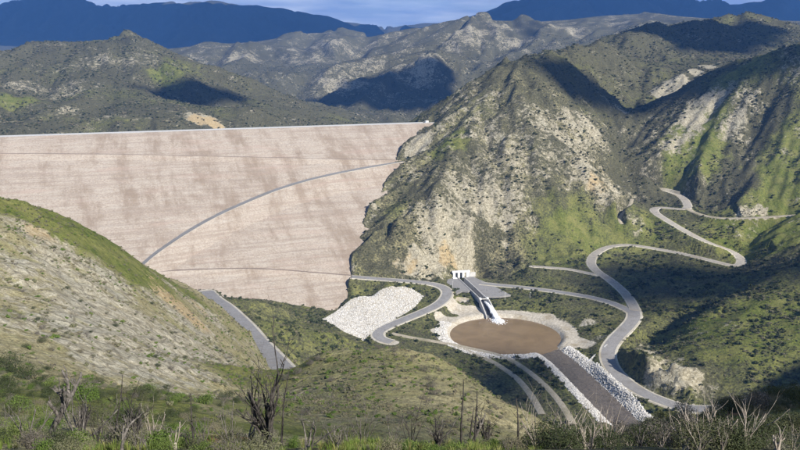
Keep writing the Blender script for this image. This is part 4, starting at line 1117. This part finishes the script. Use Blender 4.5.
free *= np.hypot((x_ - pcp[0]) / 1.3, y_ - pcp[1]) > 26
dtc, _, _ = nearest_on(CHUTE, x_[(y_ > 700) & (y_ < 950)], y_[(y_ > 700) & (y_ < 950)])
free[(y_ > 700) & (y_ < 950)] *= dtc > 7
area = np.gradient(rows)[:, None] * (rows * (cols[1] - cols[0]))[:, None] * np.ones((1, NCOL))
def sow(dens, cap):
    """random places, dens per square metre"""
    lam = dens * free * area
    tot = lam.sum(); n = int(min(rng.poisson(tot), cap))
    if n == 0: return np.zeros(0), np.zeros(0), np.zeros(0), np.zeros(0, int)
    k = np.searchsorted(np.cumsum(lam.ravel()), rng.random(n) * tot)
    k = np.clip(k, 0, lam.size - 1); i, j = np.divmod(k, NCOL)
    y = rows[i] + (rng.random(n) - .5) * np.gradient(rows)[i]; x = (cols[j] + (rng.random(n) - .5) * (cols[1] - cols[0])) * y
    return x, y, ground(x, y), k
mr = 1 - sstep(1250, 1500, y_); ff = sstep(90, 160, r_)
patch = sstep(-0.25, 0.35, n1 + 0.6 * n2)
veg = (nearrock * (0.045 - 0.05 * np.clip(rock - .45, 0, .6)) + c_right * (0.075 - 0.10 * np.clip(green - .45, 0, .7)) + (c_rock - nearrock) * 0.05 + c_kn * 0.085 + c_val * 0.085) * mr * (0.10 + 1.35 * patch ** 1.5)
veg = np.clip(veg, 0, 1) * ff
low = (c_left * 0.10 + c_gr * 0.22 + c_val * 0.05 + c_kn * 0.05) * ff * (0.3 + 0.8 * patch)
P1 = leafy_mesh('scrub_a', 'leaf_dark', 1, 110, 0.17)
P2 = leafy_mesh('scrub_b', 'leaf_olive', 2, 110, 0.17)
P3 = leafy_mesh('scrub_c', 'leaf_grey', 3, 100, 0.15, core=False)
P4 = leafy_mesh('scrub_d', 'leaf_green', 4, 110, 0.17)
for nm, pm, d, cap, s0, s1 in (('chaparral', P1, veg * .62, 60000, 0.6, 2.9), ('chaparral', P2, veg * .62, 60000, 0.6, 1.7), ('chaparral', P3, veg * .25, 30000, 0.6, 1.5),
                               ('low_scrub', P3, low * .35, 16000, 0.35, 0.9), ('low_scrub', P2, low * .55, 20000, 0.3, 0.9), ('low_scrub', P4, low * .35, 16000, 0.3, 0.8)):
    x, y, z, k = sow(d, cap)
    s = s0 + (s1 - s0) * rng.random(len(x)) ** 2.2
    scatter(nm, pm, x, y, z - 0.08 * s, s)
far_veg = (c_res * 0.028 + c_mid * 0.010 + (c_rock + c_right) * 0.03 * sstep(1300, 1500, y_)) * (y_ > 1250) * (y_ < 3300) * (0.2 + 0.9 * patch) * np.clip(1.2 - rock, 0.2, 1)
x, y, z, k = sow(far_veg, 70000)
s = 1.3 + 2.0 * rng.random(len(x)) ** 2
scatter('mountain_scrub', P1, x[::2], y[::2], z[::2] - .1, s[::2]); scatter('mountain_scrub', P2, x[1::2], y[1::2], z[1::2] - .1, s[1::2])

# ---- shrubs one can pick out
BIG = {}
for i, (mt, n, lf, th) in enumerate((('leaf_green', 2200, .05, True), ('leaf_dark', 2200, .048, True), ('leaf_grey', 1300, .05, True), ('leaf_green', 1800, .05, False), ('leaf_olive', 2000, .048, True))):
    BIG[i] = leafy_mesh('foliage', mt, 40 + i, n, lf, lumps=11, thin=th, core=False)
def tube(V, F, pts, r0, r1, ns=5):
    pts = [Vector(p) for p in pts]; b0 = len(V); n = len(pts)
    for i, p in enumerate(pts):
        d = (pts[min(i + 1, n - 1)] - pts[max(i - 1, 0)]).normalized()
        a = d.orthogonal().normalized(); c = d.cross(a); r = r0 + (r1 - r0) * i / (n - 1)
        for k in range(ns):
            t = 2 * math.pi * k / ns; V.append(p + (a * math.cos(t) + c * math.sin(t)) * r)
    for i in range(n - 1):
        for k in range(ns): F.append((b0 + i * ns + k, b0 + i * ns + (k + 1) % ns, b0 + (i + 1) * ns + (k + 1) % ns, b0 + (i + 1) * ns + k))
    F.append(tuple(b0 + (n - 1) * ns + k for k in range(ns)))
SV, SF = [], []
for k in range(7):
    a = k * 0.9; tube(SV, SF, [(0.05 * math.cos(a), 0.05 * math.sin(a), -0.1), (0.25 * math.cos(a), 0.25 * math.sin(a), 0.3), (0.42 * math.cos(a + .3), 0.42 * math.sin(a + .3), 0.7)], 0.035, 0.012, 4)
STEM = bpy.data.meshes.new('stem'); STEM.from_pydata([tuple(v) for v in SV], [], SF); STEM.materials.append(M['grey_wood'])
def shrub(x, y, s, kind, label, group, tall=1.0):
    z = float(ground(x, y)[0]) - 0.05 * s
    o = tag(empty('shrub', (x, y, z), rng.random() * 6.28), label, 'shrub', group)
    o.scale = (s, s * (0.85 + .3 * rng.random()), s * tall)
    obj('foliage', BIG[kind], o); obj('stem', STEM, o)
    return o
def on_ray(u, d):
    rx, _ = ray(u, 300); return rx * d, d
R = random.Random(11)
# foreground, left: green clumps among the burnt stems
for u, v, s in ((12, 372, 2.6), (28, 380, 2.2), (4, 392, 2.0), (75, 398, 2.2), (88, 402, 1.8), (62, 404, 1.6), (18, 412, 1.5), (40, 418, 1.3), (140, 398, 1.8), (150, 392, 1.6), (205, 404, 1.6), (120, 408, 1.2), (175, 402, 1.5), (228, 398, 1.6), (100, 385, 1.3), (50, 390, 1.4)):
    p = hit(u, v); shrub(p[0], p[1], s * (0.6 + p[1] / 260), R.choice((0, 3, 0, 1)), 'leafy green bush among burnt stems on the lower left slope', 'green bushes on the lower left slope')
for _ in range(46):
    u = R.uniform(-10, 260); d = R.uniform(20, 52); x, y = on_ray(u, d)
    shrub(x, y, R.uniform(0.4, 1.05), R.choice((2, 0, 3, 4, 1, 0)), 'small scrubby bush in the lower left corner foreground', 'small bushes in the lower left corner', R.uniform(.7, 1.1))
for _ in range(26):
    u = R.uniform(150, 550); d = R.uniform(19, 31); x, y = on_ray(u, d)
    shrub(x, y, R.uniform(0.22, 0.5), R.choice((0, 3, 3, 4)), 'low green bush in the grass along the bottom edge', 'low bushes along the bottom edge', R.uniform(.7, 1.2))
for _ in range(95):
    u = R.uniform(548, 815); d = 21 + 75 * R.random() ** 1.3; x, y = on_ray(u, d)
    shrub(x, y, R.uniform(0.4, 0.8) * (1 + d / 60), R.choice((1, 1, 2, 2, 1)), 'dark shaded bush in the lower right corner thicket', 'dark bushes in the lower right thicket', R.uniform(.8, 1.3))
# grey and green dots on the two near spurs
for _ in range(62):
    u = R.uniform(5, 250); v = R.uniform(240 + 0.35 * u, 395); p = hit(u, v)
    if p[1] > 500: continue
    shrub(p[0], p[1], R.uniform(0.6, 1.5), R.choice((2, 1, 1, 4, 2)), 'dark bush dotted on the pale rocky left hillside', 'bushes on the pale left hillside', .8)
for u, v, s, k in ((303, 352, 1.5, 1), (330, 362, 1.9, 0), (350, 350, 1.4, 2), (365, 350, 1.6, 2), (378, 349, 1.5, 2), (395, 352, 1.3, 2), (412, 362, 1.3, 2), (425, 372, 1.7, 2), (432, 388, 1.9, 2), (436, 395, 1.7, 2), (428, 381, 1.4, 2), (449, 396, 1.3, 2), (463, 411, 1.0, 2), (456, 428, 1.4, 2), (422, 400, 1.2, 2), (330, 382, 1.3, 2), (325, 400, 1.6, 2), (308, 398, 1.2, 2), (306, 415, 1.2, 2), (495, 408, 1.2, 2), (490, 414, 1.2, 2), (470, 395, 1.0, 2), (385, 368, 1.0, 0), (345, 375, .9, 0), (500, 420, 1.0, 2), (310, 366, 1.7, 2), (318, 362, 1.6, 2), (297, 374, 1.8, 2), (285, 380, 1.6, 2), (440, 372, 1.0, 2), (402, 422, .9, 2), (374, 415, .8, 2)):
    p = hit(u, v); shrub(p[0], p[1], s * 1.15, k, 'grey-brown bush on the sunlit grassy spur in front', 'bushes on the grassy spur', .8)
for u, v, s, lb in ((738, 321, 3.0, 'dark green bush on the knoll, highest of the four'), (743, 334, 3.2, 'dark green bush on the knoll, second from the top'), (733, 342, 2.4, 'dark green bush on the knoll, leftmost of the four'), (757, 348, 3.0, 'bright green bush on the knoll, lowest and rightmost of the four')):
    p = hit(u, v); shrub(p[0], p[1], s, 0 if 'bright' in lb else 1, lb, 'bushes on the knoll', .8)
for u, v in ((468, 134), (487, 133), (455, 138), (452, 146), (497, 146), (462, 160), (435, 170), (430, 178), (422, 186), (481, 173), (500, 165), (519, 125), (523, 150), (536, 135), (545, 170), (510, 178), (470, 185), (532, 150), (560, 120), (548, 190), (503, 222), (512, 170), (490, 120), (507, 140), (580, 160), (540, 92), (572, 108)):
    p = hit(u, v); shrub(p[0], p[1], R.uniform(2.6, 4.0), 1, 'round dark bush standing out on the pale rocky hill', 'dark bushes on the rocky hill', .85)

brush = (c_hill + c_left * (1 - sstep(110, 190, r_))) * sstep(24, 34, r_) * (1 - sstep(150, 210, r_)) * np.where(x_ > 0.12 * y_, 1.2, np.where(x_ < -0.16 * y_, 1.0, 0.25)) * (0.35 + patch)
for km, dn, s0, s1 in ((1, .06, .4, 1.3), (2, .045, .35, .9), (4, .05, .35, .9), (0, .06, .3, 1.0)):
    x, y, z, k = sow(brush * dn, 2600)
    s = s0 + (s1 - s0) * rng.random(len(x)) ** 1.6
    if km == 0: kk = x < 0.1 * y; x, y, z, s = x[kk], y[kk], z[kk], s[kk]
    scatter('slope_brush', BIG[km], x, y, z - .05, s)

# ---- burnt and bleached skeleton shrubs of the foreground
def limb(g, start, d, length, r, depth, V, F, wig=0.22, fork=0.85):
    n = 5; pts = [start]; p = start.copy(); d = d.normalized()
    for i in range(n):
        d = (d + Vector((g.gauss(0, wig), g.gauss(0, wig), g.gauss(0, wig * .5) + 0.04))).normalized()
        p = p + d * (length / n); pts.append(p.copy())
    r1 = r * (0.55 if depth else 0.3)
    tube(V, F, pts, r, r1, 6 if r > .03 else 4)
    if depth:
        for k in range(2 if g.random() < fork else 3):
            i = g.choice((2, 3, 4, 5)); a = g.uniform(0, 6.283)
            nd = (d + Vector((math.cos(a), math.sin(a), 0.25)) * g.uniform(.45, .9)).normalized()
            limb(g, pts[i], nd, length * g.uniform(.4, .7), r * (0.62 - .05 * i), depth - 1, V, F, wig, fork)
def snag(u, vtop, d, style, label, lean=0.0, mat='char', stems=5, thick=1.0):
    g = random.Random(int(u * 7 + vtop)); x, y = on_ray(u, d); z = float(ground(x, y)[0])
    top = at_d(u, vtop, d)[2]; hgt = max(0.7, top - z)
    o = tag(empty('burnt_shrub' if mat == 'char' else 'dead_shrub', (x, y, z)), label, 'dead shrub', 'burnt and dead shrubs in the foreground')
    def part(nm, V, F):
        me = bpy.data.meshes.new(nm); me.from_pydata([tuple(v) for v in V], [], F); me.update(); me.materials.append(M[mat]); me.polygons.foreach_set('use_smooth', [True] * len(me.polygons)); obj(nm, me, o)
    if style == 'stick':
        V, F = [], []; limb(g, Vector((0, 0, -.2)), Vector((lean, 0, 1)), hgt + .2, 0.06 * thick, 0, V, F, .05); part('trunk', V, F)
        for k in range(3):
            V, F = [], []; h = hgt * g.uniform(.35, .8); a = g.uniform(0, 6.28)
            limb(g, Vector((lean * h, 0, h)), Vector((math.cos(a), math.sin(a), 1.1)), hgt * .22, 0.014 * thick, 0, V, F, .15); part('branch', V, F)
    elif style == 'tree':
        V, F = [], []; n = 7; pts = [Vector((0, 0, -.2))]; dd = Vector((lean * .4, 0, 1))
        for i in range(n):
            dd = (dd + Vector((g.gauss(0, .16) + lean * .08, g.gauss(0, .1), 0))).normalized(); pts.append(pts[-1] + dd * (hgt * .72 / n))
        tube(V, F, pts, 0.10 * thick, 0.06 * thick, 7); part('trunk', V, F)
        for k in range(stems + 3):
            V, F = [], []; i = g.randint(2, n) if k > 2 else n; a = g.uniform(0, 6.28)
            limb(g, pts[i], Vector((math.cos(a) * .7 + lean * .5, math.sin(a) * .5, g.uniform(.5, 1.3))), hgt * g.uniform(.22, .4), 0.05 * thick, 1, V, F, .22); part('branch', V, F)
    else:                                              # many stems from one root
        spread = {'cluster': .22, 'fan': .55}[style]
        V, F = [], []; tube(V, F, [(0, 0, -.25), (0.02, 0, 0.05), (0.03, 0.02, .22)], .13 * thick, .09 * thick, 8); part('root_crown', V, F)
        for k in range(stems):
            V, F = [], []; a = 6.283 * k / stems + g.uniform(-.4, .4); q = spread * g.uniform(.3, 1.2)
            l = hgt * (g.uniform(.5, .9) if k else .95)
            limb(g, Vector((.06 * math.cos(a), .06 * math.sin(a), .1)), Vector((math.cos(a) * q + lean, math.sin(a) * q * .7, 1)), l * .9, 0.042 * thick * g.uniform(.7, 1.15), 2 if style == 'cluster' else 1, V, F, .15); part('stem', V, F)
    mz = float(np.percentile([v.co.z for c in o.children for v in c.data.vertices], 96 if style != 'stick' else 100))
    for c in o.children:
        k = hgt / mz; c.data.transform(Matrix.Diagonal((k * .9, k * .9, k, 1)))
    return o
snag(38, 372, 31, 'tree', 'tall grey burnt snag with a forked top, far left foreground', .28, 'grey_wood', 5, 1.5)
snag(14, 402, 27, 'fan', 'low tangle of grey dead stems at the left edge of the picture', 0, 'grey_wood', 6)
snag(66, 394, 29, 'fan', 'grey dead shrub just right of the tall forked snag', .1, 'grey_wood', 6)
snag(86, 400, 27, 'cluster', 'dark burnt shrub between the forked snag and the leaning stick', 0, 'char', 5, .8)
snag(100, 372, 30, 'stick', 'dark burnt stick leaning right above the lower left bushes', .2, 'char', 3, .9)
snag(112, 398, 28, 'fan', 'spreading grey dead shrub with many thin twigs, lower left', .05, 'grey_wood', 7, .7)
snag(142, 400, 29, 'cluster', 'upright cluster of pale grey stems left of the forked black stick', 0, 'pale_wood', 6, .7)
snag(165, 424, 25, 'fan', 'small pale bent dead twig low beside the forked black stick', .1, 'pale_wood', 3, .6)
snag(186, 396, 26, 'stick', 'thin forked black stick standing above the bright grass, lower left', .02, 'char', 3, .9)
snag(181, 424, 26, 'fan', 'short black burnt stems at the foot of the forked stick', 0, 'char', 4, .6)
snag(222, 398, 33, 'fan', 'thin grey dead shrub left of the large black burnt shrub', -.1, 'grey_wood', 6, .7)
snag(240, 418, 27, 'tree', 'short leaning grey stump beside the large black burnt shrub', .4, 'grey_wood', 2, .8)
snag(263, 352, 26, 'cluster', 'large black burnt shrub with many upright stems, tallest in front', .03, 'char', 13, 2.0)
snag(276, 372, 26.3, 'stick', 'single black stem on the right side of the large burnt shrub', .12, 'char', 2, .9)
snag(303, 408, 25, 'fan', 'low grey branches sprawling right of the large burnt shrub', .5, 'grey_wood', 5, .8)
snag(334, 420, 26, 'fan', 'low sprawling grey twigs on the grass, left of centre', .2, 'grey_wood', 5, .6)
snag(362, 398, 29, 'fan', 'slender brown dead shrub in front of the spur, left of centre', -.05, 'grey_wood', 7, .6)
snag(392, 414, 28, 'fan', 'wispy dead shrub between two slender ones at bottom centre', .1, 'grey_wood', 5, .5)
snag(411, 400, 28, 'fan', 'slender dead shrub with upright stem at bottom centre', 0, 'char', 6, .55)
snag(440, 414, 27, 'fan', 'thin green-grey twiggy shrub right of bottom centre', .15, 'grey_wood', 5, .5)
snag(464, 381, 28, 'stick', 'tall dark stick, left one of the three close together', -.02, 'char', 3, .95)
snag(472, 408, 27.5, 'stick', 'shortest dark stick, middle one of the three close together', 0, 'char', 2, .8)
snag(478, 392, 27, 'stick', 'tall dark stick, right one of the three close together', .01, 'char', 3, .95)
snag(523, 398, 27, 'stick', 'lone black stick with a thin curved tip before the dark shade', -.03, 'char', 3, .9)
snag(546, 408, 28, 'fan', 'reddish-brown dead twigs rising right of the lone black stick', .1, 'grey_wood', 6, .6)
snag(563, 404, 27, 'fan', 'pale twiggy dead shrub in front of the left stone bank', -.05, 'pale_wood', 7, .6)
snag(578, 398, 29, 'cluster', 'pale dead shrub with slim stems before the channel water', 0, 'pale_wood', 5, .55)
snag(592, 416, 25, 'fan', 'low pale dead twigs below the channel', .1, 'pale_wood', 6, .6)
snag(617, 402, 27, 'fan', 'thin pale dead shrub before the end of the right stone bank', .05, 'pale_wood', 5, .6)
snag(650, 426, 24, 'fan', 'faint low dead twigs in the dark thicket under the road', 0, 'grey_wood', 5, .6)
snag(697, 408, 23, 'fan', 'bleached dead shrub with a stem bending left, lower right', -.25, 'pale_wood', 4, .9)
snag(713, 402, 24, 'fan', 'bleached white branch pair curving upward, lower right', .05, 'pale_wood', 5, .95)
snag(724, 406, 22, 'fan', 'bleached stem leaning right beside the curving pair', .25, 'pale_wood', 3, .9)
snag(745, 416, 22, 'fan', 'spreading bleached dead shrub with long right-leaning branches', .35, 'pale_wood', 6, 1.0)
snag(766, 404, 24, 'fan', 'tall bleached twigs behind the spreading dead shrub', .15, 'pale_wood', 5, .7)
snag(793, 428, 22, 'fan', 'bleached dead shrub at the right edge of the picture', .1, 'pale_wood', 5, .9)

def copy_thing(o, x, y, s, rz, label, group):
    c = o.copy(); COL.objects.link(c); c.location = (x, y, float(ground(x, y)[0])); c.scale = (s, s, s * R.uniform(.8, 1.15)); c.rotation_euler = (R.gauss(0, .1), R.gauss(0, .1), rz)
    c['label'] = label; c['group'] = group
    for ch in o.children:
        k = ch.copy(); COL.objects.link(k); k.parent = c
kinds = [o for o in COL.objects if o.type == 'EMPTY' and o.get('category') == 'dead shrub' and len(o.children) > 4]
dark = [o for o in kinds if o.children[0].data.materials[0].name in ('char', 'grey_wood')]; pale = [o for o in kinds if o.children[0].data.materials[0].name == 'pale_wood']
for _ in range(30):
    u = R.uniform(-15, 262); d_ = R.uniform(20, 46); x, y = on_ray(u, d_)
    copy_thing(R.choice(dark), x, y, R.uniform(.4, .85), R.uniform(0, 6.28), 'thin bare burnt shrub among the tangle in the lower left corner', 'thin burnt shrubs in the lower left tangle')
for _ in range(16):
    u = R.uniform(285, 540); d_ = R.uniform(23, 33); x, y = on_ray(u, d_)
    copy_thing(R.choice(dark), x, y, R.uniform(.25, .5), R.uniform(0, 6.28), 'wispy bare twigs standing in the green grass at the bottom edge', 'wispy twigs at the bottom edge')
for _ in range(20):
    u = R.uniform(540, 815); d_ = R.uniform(19, 36); x, y = on_ray(u, d_)
    copy_thing(R.choice(pale), x, y, R.uniform(.4, .8), R.uniform(0, 6.28), 'small bleached dead shrub in the dark thicket, lower right', 'small dead shrubs in the lower right thicket')

# ---- grass of the foreground
g = np.random.default_rng(5); GV = []; GF = []
for k in range(22):
    a = g.random() * 6.283; r0 = 0.12 * g.random(); l = 0.6 + 0.5 * g.random(); b_ = 0.15 + .45 * g.random(); w = 0.014 + .012 * g.random()
    p0 = np.array((r0 * math.cos(a), r0 * math.sin(a), -0.03)); dr = np.array((math.cos(a), math.sin(a), 0)); sd = np.array((-math.sin(a), math.cos(a), 0)); i0 = len(GV)
    for j, t in enumerate((0, .4, .75)):
        c = p0 + dr * b_ * l * t * t + np.array((0, 0, l * t * (1 - .25 * t * b_))); GV += [c - sd * w * (1 - .6 * t), c + sd * w * (1 - .6 * t)]
    GV.append(p0 + dr * b_ * l + np.array((0, 0, l * (1 - .3 * b_))))
    GF += [(i0, i0 + 1, i0 + 3, i0 + 2), (i0 + 2, i0 + 3, i0 + 5, i0 + 4), (i0 + 4, i0 + 5, i0 + 6)]
tuft = bpy.data.meshes.new('tuft'); tuft.from_pydata([tuple(v) for v in GV], [], GF); tuft.materials.append(M['grass_blade'])
n = 15000
d = 21 + 32 * rng.random(n) ** 1.2; u = rng.uniform(-30, 830, n)
x = (u - 400) / FPX / 0.93 * d; y = d
pn = fbm(x / 3.0, y / 3.0, 91, 3); kp = (pn + np.where((u > 300) & (u < 545), .35, np.where(u > 545, -.35, np.where((u > 160) & (u < 250), .25, .05)))) > rng.random(n) * .7 + .05
x, y = x[kp], y[kp]
scatter('grass', tuft, x, y, ground(x, y), 0.2 + .3 * rng.random(len(x)) ** 1.5)

# ------------------------------------------------------------------ clouds out of the picture, whose shadows lie on the hills
def mat_cloud():
    m, nt, bs = new_mat('cloud'); b = NB(nt)
    b.link(b.mix(b.noise(0.01, 5, 0.6), (0.72, 0.73, 0.75), (0.82, 0.82, 0.83)), bs.inputs['Base Color']); bs.inputs['Roughness'].default_value = 1.0
    M['cloud'] = m
mat_cloud()
def cloud(u, v, rx, ry, label, rot=0.0, zc=1420.0, seed=1, p=None):
    p = hit(u, v) if p is None else p; t = (zc - p[2]) / SUNV.z
    c = (p[0] + SUNV.x * t, p[1] + SUNV.y * t, zc)
    bm = bmesh.new(); bmesh.ops.create_icosphere(bm, subdivisions=5, radius=1.0)
    co = np.array([w.co[:] for w in bm.verts])
    k = 1 + 0.95 * fbm(co[:, 0] * 1.5 + seed * 7, co[:, 1] * 1.5 + co[:, 2] * .7, 200 + seed, 5, .62)
    co = co * k[:, None] * np.array((rx, ry, min(rx, ry, 300) * .22)); co[:, 2] = np.where(co[:, 2] < 0, co[:, 2] * .5, co[:, 2])
    for w, q in zip(bm.verts, co): w.co = q
    me = bpy.data.meshes.new('cloud'); bm.to_mesh(me); bm.free(); me.materials.append(M['cloud']); me.polygons.foreach_set('use_smooth', [True] * len(me.polygons))
    o = obj('cloud', me); o.location = c; o.rotation_euler = (0, 0, rot)
    tag(o, label, 'cloud', 'clouds above the view')
cloud(196, 92, 120, 95, 'small white cloud above the hills behind the dam', .1, seed=1)
cloud(415, 90, 250, 330, 'large white cloud above the rocky middle mountains', .5, seed=2)
cloud(700, 32, 190, 190, 'white cloud above the highest dark peaks on the right', 0, seed=3)
cloud(590, 84, 130, 80, 'white cloud above the saddle behind the rocky hill', -.3, seed=4)
cloud(680, 284, 82, 84, 'white cloud above the bench inside the winding road', .1, seed=5)
cloud(505, 385, 42, 62, 'unseen white cloud added to shade the tracks below the pool', -.5, seed=6)  # unseen, added so the ground right of the spur lies in shade
cloud(0, 0, 34, 28, 'small unseen cloud added to shade the lower right thicket', 0, seed=7, p=(45, 72, 225))  # unseen, added to keep the slope beyond the brow dark
for k, (px, py, ra, rb, lb) in enumerate(((-3700, 8000, 1800, 1900, 'broad unseen cloud added to shade the left end of the far blue mountains'), (-1300, 8000, 1500, 1900, 'broad unseen cloud added to shade the middle of the far left range'), (1500, 8000, 1500, 1900, 'broad unseen cloud added to shade the far range behind the peaks'), (4300, 8100, 1800, 1900, 'broad unseen cloud added to shade the right end of the far blue mountains'))):  # unseen, added to shade the far range to a deeper blue
    cloud(0, 0, ra, rb, lb, 0.2 * k, seed=20 + k, zc=1800, p=(px, py, 600))
cloud(735, 72, 120, 55, 'unseen white cloud added to shade the ridge of the right hill', -.5, seed=10)  # unseen, added to darken the ridge top

# ------------------------------------------------------------------ the air
HAZE = 7.0e-5
def mat_haze():
    m = bpy.data.materials.new('haze'); m.use_nodes = True; nt = m.node_tree; nt.nodes.clear()
    out = nt.nodes.new('ShaderNodeOutputMaterial'); v = nt.nodes.new('ShaderNodeVolumePrincipled')
    v.inputs['Color'].default_value = (0.13, 0.37, 1.0, 1)
    v.inputs['Density'].default_value = HAZE
    v.inputs['Anisotropy'].default_value = 0.0
    nt.links.new(v.outputs[0], out.inputs['Volume'])
    return m
zmin = float(min(H.min(), GH.min())) - 30
bm = bmesh.new()
zt = 1190.0
box(bm, (0, 6000, (zt + zmin) / 2), (24000, 15600, zt - zmin))
me = bpy.data.meshes.new('haze'); bm.to_mesh(me); bm.free(); me.materials.append(mat_haze())
tag(obj('haze', me), kind='stuff')
